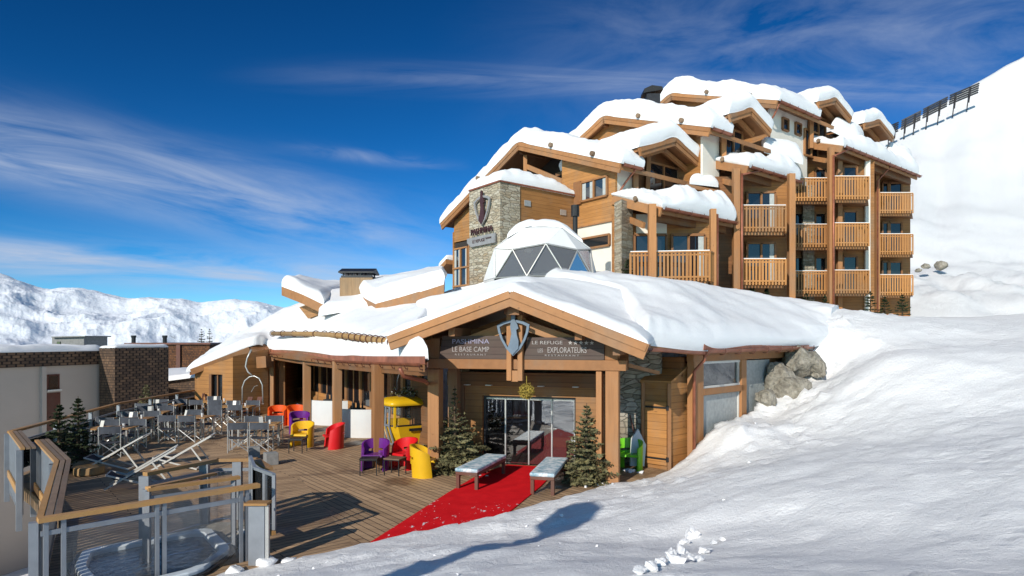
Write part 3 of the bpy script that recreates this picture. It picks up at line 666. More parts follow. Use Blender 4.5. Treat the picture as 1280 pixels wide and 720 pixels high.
prt('lobby_wall', M['interior'], lambda m: (m.bar(PF(-.4, -5.2, 1.3), PF(5.6, -5.2, 1.3), .1, 2.7), m.bar(PF(.45, -1.65, 1.3), PF(.45, -5.2, 1.3), .1, 2.7), m.bar(PF(4.6, -2.7, 1.3), PF(4.6, -5.2, 1.3), .1, 2.7)))
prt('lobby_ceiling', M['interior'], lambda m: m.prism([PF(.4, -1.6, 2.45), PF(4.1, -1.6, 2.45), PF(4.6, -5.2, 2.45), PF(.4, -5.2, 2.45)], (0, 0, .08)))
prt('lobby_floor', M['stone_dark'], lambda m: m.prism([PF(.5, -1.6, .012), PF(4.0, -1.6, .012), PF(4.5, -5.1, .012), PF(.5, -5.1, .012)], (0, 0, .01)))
prt('lobby_counter', M['fascia'], lambda m: (m.bar(PF(1.2, -4.5, .55), PF(2.6, -4.5, .55), .5, 1.0), m.bar(PF(2.9, -4.9, .9), PF(3.8, -4.9, .9), .3, 1.7)))

# --- long porch of the restaurant: posts, eave beam, back wall with windows
EAVE = [P(529, 455, 13.75), P(466, 453, 17.2), P(417, 450.5, 21.5), P(372, 446, 25.6), P(335, 441, 29.0), P(314, 436, 29.6)]
for x, Y in ((472, 16.7), (421.5, 21.3), (383.5, 25.0), (352, 29.3)):
    q = XY(x, Y); prt('porch_post', M['beam'], lambda m: m.bar(up(q, 0), up(q, 2.66), .27, .27, (.47, -.88, 0)), bevel=.012)
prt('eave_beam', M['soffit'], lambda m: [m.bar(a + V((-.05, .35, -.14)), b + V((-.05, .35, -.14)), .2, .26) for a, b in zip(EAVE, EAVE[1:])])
prt('eave_board', M['fascia'], lambda m: [m.bar(a + V((.0, .06, -.115)), b + V((0, .06, -.115)), .05, .07) for a, b in zip(EAVE, EAVE[1:])])
for a, b in zip(EAVE, EAVE[1:]): gutter(rest, a, b, r=.085, drop=-.02)
prt('eave_flashing', M['copper_roof'], lambda m: [m.bar(a + V((.02, .04, .08)), b + V((.02, .04, .08)), .03, .17) for a, b in zip(EAVE, EAVE[1:])])
bw = [XY(548, 19.0), XY(505, 20.4), XY(452, 24.4), XY(418, 28.2), XY(372, 33.5)]
prt('back_wall', M['plank'], lambda m: [m.bar(up(a, .42), up(b, .42), .16, .84) for a, b in zip(bw, bw[1:])])
prt('back_wall', M['plank_dark'], lambda m: [m.bar(up(a, 2.62), up(b, 2.62), .16, .60) for a, b in zip(bw, bw[1:])])
for k in range(4):
    a, b = bw[k], bw[k + 1]; L = (b - a).length; n = max(2, int(L / 1.7))
    for j in range(n):
        c, d = a.lerp(b, j / n), a.lerp(b, (j + 1) / n)
        fr = prt('window', M['fascia'], lambda m: (m.bar(up(c, .84), up(c, 2.32), .16, .20, (.5, -.85, 0)), m.bar(up(c.lerp(d, .5), .84), up(c.lerp(d, .5), 2.32), .06, .10, (.5, -.85, 0))))
        prt('window_pane', M['glass_dark'], lambda m: m.bar(up(c, 1.58), up(d, 1.58), .03, 1.48), fr)
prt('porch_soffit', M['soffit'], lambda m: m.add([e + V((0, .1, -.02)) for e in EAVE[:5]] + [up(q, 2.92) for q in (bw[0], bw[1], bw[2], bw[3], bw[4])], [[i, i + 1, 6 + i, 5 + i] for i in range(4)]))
prt('side_wall', M['plank'], lambda m: m.bar(up(XY(335, 28.9), 1.45), up(XY(374, 33.8), 1.45), .14, 2.9))
# door panel on the porch and the far end block with its window, facing the terrace
prt('door', M['plank_dark'], lambda m: m.bar(up(XY(516, 19.9), 1.05), up(XY(537, 19.2), 1.05), .1, 2.1))
e0, e1, e2, e3 = XY(246, 27.9), XY(291, 27.2), XY(335, 28.6), XY(352, 31)
prt('end_wall', M['plank'], lambda m: (m.prism([up(e0, 0), up(e1, 0), up(e1, .72), up(e0, .72)], (0, .16, 0)), m.prism([up(e0, .72), up(e0.lerp(e1, .36), .72), up(e0.lerp(e1, .36), 2.2), up(e0, 2.03)], (0, .16, 0)), m.prism([up(e0.lerp(e1, .72), .72), up(e1, .72), up(e1, 2.55), up(e0.lerp(e1, .72), 2.4)], (0, .16, 0)),
    m.prism([up(e0.lerp(e1, .36), 1.82), up(e0.lerp(e1, .72), 1.82), up(e0.lerp(e1, .72), 2.42), up(e0.lerp(e1, .36), 2.2)], (0, .16, 0)), m.prism([up(e1, 0), up(e2, 0), up(e2, 2.9), up(e1, 2.6)], (0, .16, 0)), m.bar(up(e0, 1), up(e0 + V((-1.0, 5)), 1), .16, 2.0)))
wn = prt('window', M['soffit'], lambda m: (m.bar(up(e0.lerp(e1, .38), 0.72) + V((0, .1, 0)), up(e0.lerp(e1, .38), 1.82) + V((0, .1, 0)), .1, .22, (0, 1, 0)), m.bar(up(e0.lerp(e1, .70), 0.72) + V((0, .14, 0)), up(e0.lerp(e1, .70), 1.82) + V((0, .14, 0)), .05, .1, (0, 1, 0)), m.bar(up(e0.lerp(e1, .55), 0.74) + V((0, .14, 0)), up(e0.lerp(e1, .55), 1.8) + V((0, .14, 0)), .05, .08, (0, 1, 0))))
prt('window_pane', M['glass'], lambda m: m.bar(up(e0.lerp(e1, .37), 1.27) + V((0, .20, 0)), up(e0.lerp(e1, .71), 1.27) + V((0, .20, 0)), .02, 1.08), wn)
for x, Y in ((340, 28.8), (346, 29.6)): prt('corner_post', M['beam'], lambda m: m.bar(up(XY(x, Y), 0), up(XY(x, Y), 2.75), .2, .2, (0, 1, 0)))
prt('bracket_beam', M['fascia'], lambda m: m.bar(P(324, 453, 28.2), P(336, 452, 28.0), .35, .5))
prt('rake_board', M['fascia'], lambda m: (m.bar(P(312, 437, 28.6), P(239, 465, 27.6), .12, .26), m.bar(P(312, 442, 28.7), P(275, 456, 28.1), .1, .18)))

# --- main roof over the restaurant with its snow
mr = [[P(237, 465, 27.6), P(312, 435, 28.6), P(336, 441, 28.9), P(417, 450, 21.5), P(470, 453, 16.9), P(531, 456, 13.65)],
      [P(262, 447, 30.5), P(318, 424, 31.5), P(352, 417, 31.5), P(420, 418, 24.5), P(472, 421, 20), P(523, 425, 16.8)],
      [P(300, 426, 33), P(345, 400, 34), P(385, 388, 34), P(446, 386, 29), P(500, 393, 24), P(545, 395, 20.5)],
      [P(340, 412, 40), P(380, 386, 38), P(415, 371, 35), P(462, 373, 32), P(520, 388, 26), P(570, 392, 23)]]
prt('roof', M['soffit'], lambda m: slab(m, mr, .14))
rs = thing('roof_snow', (0, 19, 3), 'thick snow lying on the low restaurant roof', 'snow'); rs['kind'] = 'stuff'
def snowpart(rows, thick, **kw):
    mb = MB(); pillow(mb, rows, thick, **kw); return mb.build('snow_layer', M['roof_snow'], rs, smooth=True)
ms = [[p.copy() for p in r] for r in mr]
for p in ms[0][1:]: p += V((.05, .22, .14))
ms[0][0] += V((-.1, -.1, 0))
snowpart(ms, .38, rim=.42, nu=90, nv=60, seed=3, amp=.16)
# log snow guard lying across the slope
lg = [P(341, 417, 31.0), P(395, 417.5, 26.7), P(432, 420, 22.6), P(462, 424, 19.8), P(490, 428, 17.8)]
lg = [V((0, 0, CAM_Z)) + (p - V((0, 0, CAM_Z))) * .935 for p in lg]
lgo = prt('snow_guard_log', M['log'], lambda m: m.tube(lg, .10, 10), smooth=True)
for k in range(17):
    def hook(m):
        c = spl(lg, k / 16); d = (spl(lg, min(1, k / 16 + .02)) - spl(lg, max(0, k / 16 - .02))).normalized(); sd = d.cross(V((0, 0, 1)))
        m.tube([c + sd * (.13 * math.cos(a)) + V((0, 0, .13 * math.sin(a))) for a in [math.pi * (.9 - .2 * q) for q in range(9)]], .016, 5)
    prt('log_hook', M['copper_dark'], hook, lgo)
# raised wings of the roof either side of the chimney
lw = [[P(352, 357, 28.5), P(378, 367, 27.5), P(405, 380, 27)], [P(356, 356, 32), P(390, 364, 32), P(425, 370, 32)], [P(370, 354, 36), P(410, 360, 36), P(450, 366, 36)]]
prt('roof', M['fascia'], lambda m: slab(m, lw, .42))
prt('gable_wall', M['plank'], lambda m: m.prism([P(374, 384, 29), P(400, 375, 28), P(402, 392, 28), P(385, 398, 29)], (.5, 1.5, 0)))
snowpart(lw, .5, rim=.55, nu=40, nv=30, seed=8)
rw = [[P(470, 379, 24.5), P(500, 371, 24), P(530, 362, 23.3), P(555, 354, 22.8)], [P(455, 371, 27), P(490, 364, 27), P(525, 357, 27), P(556, 350, 27)], [P(445, 362, 31), P(480, 358, 31), P(520, 352, 31), P(556, 346, 31)]]
prt('roof', M['fascia'], lambda m: slab(m, rw, .38))
snowpart(rw, .55, rim=.16, nu=60, nv=34, seed=12, bulge=.25)
snowpart([[P(398, 394, 26.5), P(440, 388, 26.5), P(482, 390, 25.5)], [P(402, 370, 31), P(445, 366, 31), P(492, 364, 31)]], .34, rim=.6, nu=30, nv=20, seed=17)
# stone chimney with a dark metal cap
cy0 = P(449, 361, 29)
chm = thing('chimney', (cy0.x, cy0.y, cy0.z - .6), 'square wood-clad chimney with a dark metal hood on the snowy restaurant roof', 'chimney')
MB().prism([V((cy0.x + sx * .72, cy0.y + sy * .6, cy0.z - .8)) for sx, sy in ((-1, -1), (1, -1), (1, 1), (-1, 1))], (0, 0, 1.25)).build('chimney_stack', M['chimney'], chm)
MB().box((cy0.x, cy0.y, cy0.z + .50), (1.35, 1.1, .10)).build('chimney_rim', M['dark_metal'], chm)
for sx in (-.6, -.2, .2, .6):
    for sy in (-.45, .45): MB().box((cy0.x + sx, cy0.y + sy, cy0.z + .63), (.05, .05, .2)).build('cap_leg', M['dark_metal'], chm)
MB().prism([V((cy0.x - .78, cy0.y - .65, cy0.z + .72)), V((cy0.x - .78, cy0.y, cy0.z + .92)), V((cy0.x - .78, cy0.y + .65, cy0.z + .72)), V((cy0.x - .78, cy0.y + .65, cy0.z + .66)), V((cy0.x - .78, cy0.y - .65, cy0.z + .66))], (1.56, 0, 0)).build('chimney_cap', M['dark_metal'], chm)

# snow on the portal gable and the side wing, running back to the bank
ps = [prow(.0), prow(2.6), prow(5.4)]
ps = [[r_[0], r_[0].lerp(r_[1], .45), r_[0].lerp(r_[1], .9), r_[1], r_[1].lerp(r_[2], .1), r_[1].lerp(r_[2], .55), r_[2]] for r_ in ps]
for r_ in ps: r_[0] = r_[0] + V((-.06, 0, 0)); r_[6] = r_[6] + V((.04, 0, 0))
ps[2] = [P(520, 378, 20.5), P(575, 367, 20.4), P(630, 354, 20.2), P(645, 352, 20), P(665, 350, 20), P(735, 356, 19.5), P(800, 376, 18.8)]
for r_ in ps[1:2]: r_[:] = [p + V((0, 0, .22)) for p in r_]
snowpart(ps, .17, rim=.30, nu=90, nv=50, seed=21, amp=.25, bulge=.05)
prt('gable_wall', M['plank_dark'], lambda m: m.prism([PF(-.3, -.5, 2.6), PF(4.7, -.5, 2.6), PF(4.7, -.5, 3.18), PF(2.2, -.5, 4.05), PF(-.3, -.5, 3.1)], bk * .05))  # dark boards close the gable, toned for the shade behind the truss
g0, g1 = WF(-.25, .45, 3.06), WF(6.7, .45, 3.10)
wr = [[rR + bk * 1.0 + V((-.1, 0, 0)), g0, g0.lerp(g1, .45), g1, P(1036, 428, 22.2)], [P(770, 380, 19), P(840, 380, 19.5), P(905, 388, 21.5), P(985, 398, 23.6), P(1040, 404, 23.8)], [P(690, 359, 21), P(800, 364, 22), P(880, 371, 24), P(965, 388, 25.5), P(1046, 398, 25)], [P(690, 354, 25), P(800, 360, 26), P(880, 371, 27), P(965, 388, 28), P(1050, 400, 28)]]
prt('roof', M['soffit'], lambda m: slab(m, [[p - V((0, 0, .12 if k else 0)) for p in r_[:4]] for k, r_ in enumerate(wr[:3])], .14))
snowpart(wr, .50, rim=.40, nu=100, nv=60, seed=31, bulge=.35, amp=.12, open_=('r',))
prt('eave_flashing', M['copper_roof'], lambda m: m.bar(g0 + V((.0, .0, .07)), g1 + V((.0, .0, .07)), .04, .16))
gutter(rest, g0 + V((.04, -.04, -.02)), g1 + V((.04, -.04, -.02)), r=.09, drop=-.01)
gutter(rest, rR + bk * .35 + V((.05, 0, -.06)), g0 + V((0, 0, -.02)), r=.08, hooks=False)
# downpipes
prt('downpipe', M['copper'], lambda m: m.tube([EAVE[0] + V((-.55, .3, -.1)), EAVE[0] + V((-.5, .4, -.28)), EAVE[0] + V((-.1, .9, -.42)), PF(4.62, -.05, 2.2)], .05, 8), smooth=True)
prt('downpipe', M['copper'], lambda m: m.tube([WF(-.12, .42, 3.0), WF(-.12, .42, 2.8), WF(-.1, .12, 2.5), WF(-.1, .12, .1)], .045, 8), smooth=True)
# --- side wing: timber frame with frosted panels
prt('wing_beam', M['fascia'], lambda m: (m.bar(WF(-.1, .0, 2.86), WF(6.3, 0, 2.86), .2, .24), m.bar(WF(.45, -.01, 1.93), WF(2.95, -.01, 1.93), .22, .17)), bevel=.01)
for t, w_ in ((.18, .5), (2.78, .32)): prt('wing_post', M['beam'], lambda m: m.bar(WF(t, 0, -.6), WF(t, 0, 2.74), w_, .2, (NW.x, NW.y, 0)), bevel=.01)
fw = prt('window', M['white_paint'], lambda m: (m.bar(WF(.46, .0, 2.70), WF(2.62, 0, 2.70), .1, .06), m.bar(WF(.46, 0, 2.05), WF(2.62, 0, 2.05), .1, .06), m.bar(WF(.5, 0, 2.08), WF(.5, 0, 2.67), .1, .06, (NW.x, NW.y, 0)), m.bar(WF(2.58, 0, 2.08), WF(2.58, 0, 2.67), .1, .06, (NW.x, NW.y, 0))))
prt('window_pane', M['glass'], lambda m: m.bar(WF(.52, -.02, 2.38), WF(2.56, -.02, 2.38), .02, .60), fw)
prt('frosted_panel', M['frost'], lambda m: m.bar(WF(.44, -.02, .7), WF(2.6, -.02, .7), .03, 2.25))
prt('frosted_panel', M['frost'], lambda m: m.bar(WF(2.96, -.05, 1.5), WF(4.8, -.05, 1.5), .03, 2.4))
for t in (2.585, 4.84): prt('panel_trim', M['white_paint'], lambda m: m.bar(WF(t, -.01, .3), WF(t, -.01, 2.6), .05, .08, (NW.x, NW.y, 0)))
prt('wing_wall', M['plank_dark'], lambda m: (m.bar(WF(-.1, -.2, 2.6), WF(-.1, -3, 2.6), .15, .5), m.bar(WF(4.9, -.3, 1.6), WF(7.5, -.3, 1.6), .2, 2.8), m.bar(WF(-.2, -1.6, 1.4), WF(5, -1.6, 1.4), .1, 2.8)))
# weathered boards in front, wooden locker by the stone wall
shd = thing('storage_locker', (3.9, 16.4, 0), 'tall orange wooden locker with a hinged door beside the stone wall', 'locker')
s0, s1, s2, s3 = V((3.42, 16.66)), V((3.98, 16.18)), V((4.62, 16.74)), V((4.06, 17.22))
def flatwall(m, a, b, za, zb, th=.05, z0=0):
    m.prism([up(a, z0), up(b, z0), up(b, zb), up(a, za)], (0, th, 0))
MB().prism([up(s1, 0), up(s2, 0), up(s2, 2.62), up(s1, 2.20)], (-.05, .05, 0)).build('side_panel', M['plank'], shd)
mb = MB(); flatwall(mb, s0, s1, 2.2, 2.2); mb.build('front_panel', M['plank'], shd)
MB().prism([up(s0, 0), up(s3, 0), up(s3, 2.6), up(s0, 2.2)], (.05, .05, 0)).build('side_panel', M['plank'], shd)
MB().prism([up(s0 + V((-.1, -.08)), 2.2), up(s1 + V((.02, -.1)), 2.2), up(s2 + V((.08, 0)), 2.64), up(s3 + V((-.05, .05)), 2.64)], (0, 0, .06)).build('roof', M['plank'], shd)
dd = (s1 - s0); fo = V((-.05, -.06))
drr = MB().prism([up(s0.lerp(s1, .1) + fo * .2, .12), up(s0.lerp(s1, .93) + fo * .2, .12), up(s0.lerp(s1, .93) + fo * .2, 1.72), up(s0.lerp(s1, .1) + fo * .2, 1.72)], (fo.x * .5, fo.y * .5, 0)).build('door', wood('locker_door_wood', (.47, .22, .07), 'h', .2), shd)
mb = MB()
for z in (.28, 1.58):
    mb.bar(up(s0.lerp(s1, .12) + fo * .8, z), up(s0.lerp(s1, .97) + fo * .8, z), .015, .045); mb.box(up(s0.lerp(s1, .97) + fo * .9, z), (.06, .06, .12))
mb.build('hinge', M['black'], drr)
mb = MB()
for a in (s0, s1): mb.bar(up(a + fo * .3, 0), up(a + fo * .3, 2.2), .09, .09, (0, 1, 0))
mb.build('corner_board', M['fascia'], shd)
prt('roof_strut', M['beam'], lambda m: m.bar(PF(-.3, -.3, 2.72), PF(-.95, -1.2, 2.5), .06, .08))

# --- signs and emblem on the portal
rzp = math.atan2(-.287, .958)
def signboard(t0, t1, z0, z1, lab, cut):
    c = PF((t0 + t1) / 2, .14, (z0 + z1) / 2); s = thing('sign_board', c, lab, 'sign')
    a, b = PF(t0, .14, z0), PF(t1, .14, z0)     # t0 is the right end
    h = V((0, 0, z1 - z0))
    if cut == 'r': poly = [a, b, b + h, a + h + (b - a) * .05]
    else: poly = [a, b, b + h - (b - a) * .05, a + h]
    MB().prism(poly, V((N2.x, N2.y, 0)) * .05).build('board', M['sign'], s); return s
sL = signboard(2.47, 4.22, 2.845, 3.40, 'dark plank sign left of the emblem, lettered PASHMINA LE BASE CAMP', 'x')
sR = signboard(.17, 2.06, 2.845, 3.36, 'dark plank sign right of the emblem, lettered LE REFUGE with five stars', 'l')
text('PASHMINA', .155, PF(3.40, .20, 3.26), rzp, M['letter_lilac'], sL, sx=1.28)
text('LE BASE CAMP', .175, PF(3.40, .20, 3.07), rzp, M['letter'], sL, sx=.86)
text('R E S T A U R A N T', .06, PF(3.40, .20, 2.945), rzp, M['letter'], sL, sx=1.55)
text('LE REFUGE', .115, PF(1.50, .20, 3.235), rzp, M['letter'], sR, sx=1.35)
def star(m, c, r, ex, ez, n):
    m.prism([c + ex * (math.sin(k * math.pi / 5) * (r if k % 2 == 0 else r * .42)) + ez * (math.cos(k * math.pi / 5) * (r if k % 2 == 0 else r * .42)) for k in range(10)], n)
ex = V((-E2.x, -E2.y, 0)); ez = V((0, 0, 1)); nn = V((N2.x, N2.y, 0))
mb = MB()
for k in range(5): star(mb, PF(.95 - k * .125, .192, 3.235), .055, ex, ez, nn * .012)
mb.build('star', M['letter'], sR)
text('LES', .13, PF(1.66, .20, 3.05), rzp, M['letter'], sR, sx=.7)
text('EXPLORATEURS', .185, PF(1.03, .20, 3.06), rzp, M['letter'], sR, sx=.70)
text('R E S T A U R A N T', .055, PF(1.15, .20, 2.94), rzp, M['letter'], sR, sx=1.7)
SH = [(570, 182), (600, 166), (640, 156), (675, 156), (710, 164), (741, 178), (735, 215), (720, 255), (695, 300), (655, 336), (618, 298), (592, 255), (577, 215)]
FG = [(646, 130), (656, 122), (668, 130), (669, 158), (684, 178), (690, 198), (677, 205), (680, 228), (691, 262), (690, 298), (655, 330), (622, 300), (638, 265), (648, 225), (640, 190), (646, 160)]
def emblem(name, c, ex, nn, k, mr_, mf, lab):
    e = thing(name, c, lab, 'emblem'); f = lambda p, s=1.0: V(c) + ex * ((p[0] - 655) * k * s) + V((0, 0, (230 - p[1]) * k * s + (1 - s) * 0))
    mb = MB(); n = len(SH)
    inner = [(655 + (x - 655) * .83, 233 + (y - 233) * .84) for x, y in SH]
    for i in range(n):
        j = (i + 1) % n; q = [f(SH[i]), f(SH[j]), f(inner[j]), f(inner[i])]; mb.prism(q, nn * .06)
    mb.build('shield_ring', mr_, e)
    MB().prism([f((655 + (p[0] - 655) * .86, p[1])) + nn * .02 for p in FG], nn * .07).build('figure', mf, e); return e
emblem('entrance_emblem', PF(2.27, .34, 3.42), ex, nn, .00465, M['emblem'], M['emblem'], 'steel blue shield emblem with a silhouette hung over the entrance between two signs')
# ================================================================== hotel
hot = thing('hotel_building', (8, 34, 4), 'tall stepped wooden chalet hotel with balconies, stone tower and snow-loaded gables', 'building')
def hp(name, mat, fn, parent=None, **kw):
    mb = MB(); fn(mb); return mb.build(name, mat, hot if parent is None else parent, **kw)
hs_ = thing('roof_snow', (8, 34, 10), 'deep rounded snow pillows lying on the stepped roofs of the tall hotel', 'snow'); hs_['kind'] = 'stuff'
def hsnow(rows, thick, **kw):
    mb = MB(); pillow(mb, rows, thick, **kw); return mb.build('snow_layer', M['roof_snow'], hs_, smooth=True)
a3, b3 = V((A2.x, A2.y, 0)), V((B2.x, B2.y, 0))
class Fr:                                            # frame: u along the balcony front, s back into the hotel
    def __init__(s, E): s.E = V(E)
    def __call__(s, u_, s_, z): p = s.E + a3 * u_ + b3 * s_; return V((p.x, p.y, z))
masses = [((4.81, 28.3, 11.12), 7.22, 13.84, 14.97, 10.62, 6.6), ((9.37, 30.3, 13.37), 6.87, 15.84, 13.6, 13.2, 7.2), ((14.07, 33.9, 15.99), 6.9, 18.5, 13.8, 15.9, 15.5)]
FRM = []
for i, (E, sp_, pz, wd, lz, U) in enumerate(masses):
    f = Fr(E); FRM.append(f); ez_ = E[2]
    row = lambda u_: [f(u_, -.0, ez_), f(u_, sp_, pz), f(u_, wd, lz)]
    UD = (1.20, 1.45, 4.15)[i]; SD = 2.6; kd = SD / sp_        # beyond UD the dormers stand at the eave: the main slope starts higher up
    rcut = lambda u_: [f(u_, SD, ez_ + (pz - ez_) * kd), f(u_, sp_, pz), f(u_, wd, lz)]
    rf = hp('roof', M['soffit'], lambda m: (slab(m, [row(.06), row(UD)], .20), slab(m, [rcut(UD), rcut(U)], .20)))
    for q0, q1 in ((0, 1), (1, 2)):
        p, q = row(0)[q0], row(0)[q1]; dn = V((0, 0, -1))
        hp('fascia', M['fascia'], lambda m: m.bar(p + dn * .22, q + dn * .22, .10, .44), rf)
        hp('fascia_trim', M['fascia'], lambda m: m.bar(p + dn * .12 - a3 * .06, q + dn * .12 - a3 * .06, .04, .20), rf)
    for k in (.22, .62):
        c = row(0)[0].lerp(row(0)[1], k); hp('log_end', M['grey_wood'], lambda m: m.tube([c + V((0, 0, .16)) - a3 * .25, c + V((0, 0, .16)) + a3 * .8], .12, 10), rf)
    c = row(0)[1].lerp(row(0)[2], .45); hp('log_end', M['grey_wood'], lambda m: m.tube([c + V((0, 0, .16)) - a3 * .3, c + V((0, 0, .16)) + a3 * .8], .12, 10), rf)
    hp('purlin', M['soffit'], lambda m: [m.bar(row(.2)[q0].lerp(row(.2)[q1], k) + V((0, 0, -.33)), row(2)[q0].lerp(row(2)[q1], k) + V((0, 0, -.33)), .18, .24) for q0, q1, k in ((0, 1, .12), (0, 1, .55), (1, 2, .03), (1, 2, .5))], rf)
    # right-hand side wall under the eave, white plaster
    zb_ = (8.9, 11.4, 12.4)[i]
    hp('side_wall', M['plaster'], lambda m: m.bar(f(.45, .78, (zb_ + ez_) / 2), f(UD + .35, .78, (zb_ + ez_) / 2), .12, ez_ - zb_ + .3))
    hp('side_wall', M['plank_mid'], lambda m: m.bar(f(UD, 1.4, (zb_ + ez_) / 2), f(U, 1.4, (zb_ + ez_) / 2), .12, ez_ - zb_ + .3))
    gutter(rf, f(.02, -.08, ez_ - .02), f(1.3 if i == 0 else (1.6 if i == 1 else 4.3), -.08, ez_ - .02), r=.11, drop=0)
    hp('eave_board', M['fascia'], lambda m: m.bar(f(.06, .02, ez_ - .18), f(U, .02, ez_ - .18), .06, .2), rf)
    # ridge snow
    cols = lambda r_: [r_[0], r_[0].lerp(r_[1], .5), r_[0].lerp(r_[1], .84), r_[1] - V((0, 0, .03)), r_[1].lerp(r_[2], .16), r_[1].lerp(r_[2], .5), r_[2]]
    th_ = (.80, .92, .95)[i]
    st_ = [row(-.10), row(UD * .5), row(UD + .25)]
    for r_ in st_: r_[0] = r_[0] - b3 * .10; r_[2] = r_[2] + b3 * .12
    hsnow([cols(r_) for r_ in st_], th_, rim=.55, nu=90, nv=24, seed=40 + i, amp=.15, bulge=.16, open_=('b',))
    s2_ = [rcut(UD - .35), rcut(U * .5 + .5), rcut(U)]
    for r_ in s2_: r_[2] = r_[2] + b3 * .12
    hsnow([cols(r_) for r_ in s2_], th_ * 1.0, rim=.6, nu=70, nv=40, seed=40 + i, amp=.15, bulge=.10, open_=('f',))
f1, f2, f3 = FRM
# front gable walls
def zr(m_, s_):
    E, sp_, pz, wd, lz, U = masses[m_]
    return (E[2] + (pz - E[2]) * s_ / sp_ if s_ <= sp_ else pz + (lz - pz) * (s_ - sp_) / (wd - sp_)) - .28
def gwall(m_, u_, s0_, s1_, z0, mat, name='gable_wall', z1=None, th=.14):
    f = FRM[m_]; sp_ = masses[m_][1]; ss = [s0_] + ([sp_] if s0_ < sp_ < s1_ else []) + [s1_]
    top = [f(u_, s_, zr(m_, s_) if z1 is None else z1) for s_ in ss]
    return hp(name, mat, lambda m: m.prism([f(u_, s0_, z0), f(u_, s1_, z0)] + top[::-1], a3 * th))
gwall(0, .42, .72, 4.3, 8.75, M['plank'])
gwall(0, .44, .72, 4.3, 4.6, M['plaster'], 'plaster_wall', 8.74)
hp('wall_band', M['fascia'], lambda m: m.bar(f1(.40, .72, 8.76), f1(.40, 4.3, 8.76), .1, .07))
gwall(0, 2.6, 4.3, 9.4, 10.0, M['interior'], 'recess_wall')  # loggia shade painted as a near-black wall
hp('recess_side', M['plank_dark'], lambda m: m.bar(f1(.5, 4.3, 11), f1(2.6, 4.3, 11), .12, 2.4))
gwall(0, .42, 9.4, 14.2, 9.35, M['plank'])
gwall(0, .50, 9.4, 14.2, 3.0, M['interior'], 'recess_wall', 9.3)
hp('tie_beam', M['beam'], lambda m: (m.bar(f1(.5, 4.3, 11.25), f1(.5, 9.4, 11.25), .2, .28), m.bar(f1(.5, 6.0, 10.3), f1(.5, 6.0, 11.2), .2, .2, (1, 0, 0)), m.bar(f1(.5, 7.3, 10.3), f1(.5, 7.3, 13.2), .2, .2, (1, 0, 0)), m.bar(f1(.55, 4.5, 11.3), f1(.55, 7.2, 12.6), .18, .24), m.bar(f1(.55, 9.3, 11.3), f1(.55, 7.4, 12.2), .18, .24)))
def hwin(fr, u_, s0_, s1_, z0, z1, along='s', n=2, glass='glass', curtain=False, fm='fascia', dep=.06, fwid=.09):
    """window on a hotel wall: frame proud of the wall, panes behind its bars"""
    pt = (lambda k, z, d=0: fr(u_ - d, s0_ + (s1_ - s0_) * k, z)) if along == 's' else (lambda k, z, d=0: fr(s0_ + (s1_ - s0_) * k, u_ - d, z))
    upv = (a3 if along == 's' else b3)
    w_ = hp('window', M[fm], lambda m: (m.bar(pt(0, z1, dep), pt(1, z1, dep), .12, fwid), m.bar(pt(0, z0, dep), pt(1, z0, dep), .12, fwid), [m.bar(pt(k / n, z0, dep), pt(k / n, z1, dep), fwid, .12, upv) for k in range(n + 1)]))
    hp('window_pane', M[glass], lambda m: m.bar(pt(0, (z0 + z1) / 2, .03), pt(1, (z0 + z1) / 2, .03), .03, z1 - z0), w_)
    if curtain:
        for k in (0, .5, .8): hp('curtain', M['curtain'], lambda m: m.bar(pt(k + .03, (z0 + z1) / 2, .052), pt(k + .17, (z0 + z1) / 2, .052), .01, z1 - z0 - .12), w_)
    return w_
def s_at(x, u_, f=f1):                              # back-distance on a wall where the photograph shows column x
    r_ = (x - 640) / F; E = f.E + a3 * u_; return (E.x - r_ * E.y) / (.616 + r_ * .788)
sa, sb = s_at(760, .42), s_at(728, .42)
hwin(f1, .42, sa, sb, 9.95, 10.85, n=2, curtain=True)
hp('shutter', M['soffit'], lambda m: m.bar(f1(.34, sb + .02, 10.4), f1(.34, sb + .5, 10.4), .1, 1.1))
sa, sb = s_at(763, .44), s_at(729, .44)
hwin(f1, .44, sa, sb, 7.65, 8.15, n=1)
# glazed bay at the left end
hwin(f1, .42, 12.6, 14.1, 4.3, 8.9, n=2, curtain=True)
hwin(f1, .42, 10.6, 12.4, 4.3, 9.1, n=2)
hp('window_bar', M['fascia'], lambda m: [m.bar(f1(.32, 10.4, z), f1(.32, 14.15, z), .1, .10) for z in (5.5, 6.6, 7.7)])
hp('left_side_wall', M['plank'], lambda m: m.bar(f1(.4, 14.25, 6), f1(7, 14.25, 6), .15, 8))
hp('roof', M['fascia'], lambda m: m.prism([f1(-.1, 14.3, 8.0), f1(-.1, 15.2, 7.5), f1(2, 15.2, 7.5), f1(2, 14.3, 8.0)], (0, 0, .3)))
hsnow([[f1(-.1, 14.3, 8.3), f1(-.1, 15.2, 7.9)], [f1(2, 14.3, 8.3), f1(2, 15.2, 7.9)]], .4, rim=.3, nu=12, nv=12, seed=71)
gwall(1, .5, .78, 12.8, 9, M['plank']); gwall(2, .5, .78, 13, 11, M['plank'])
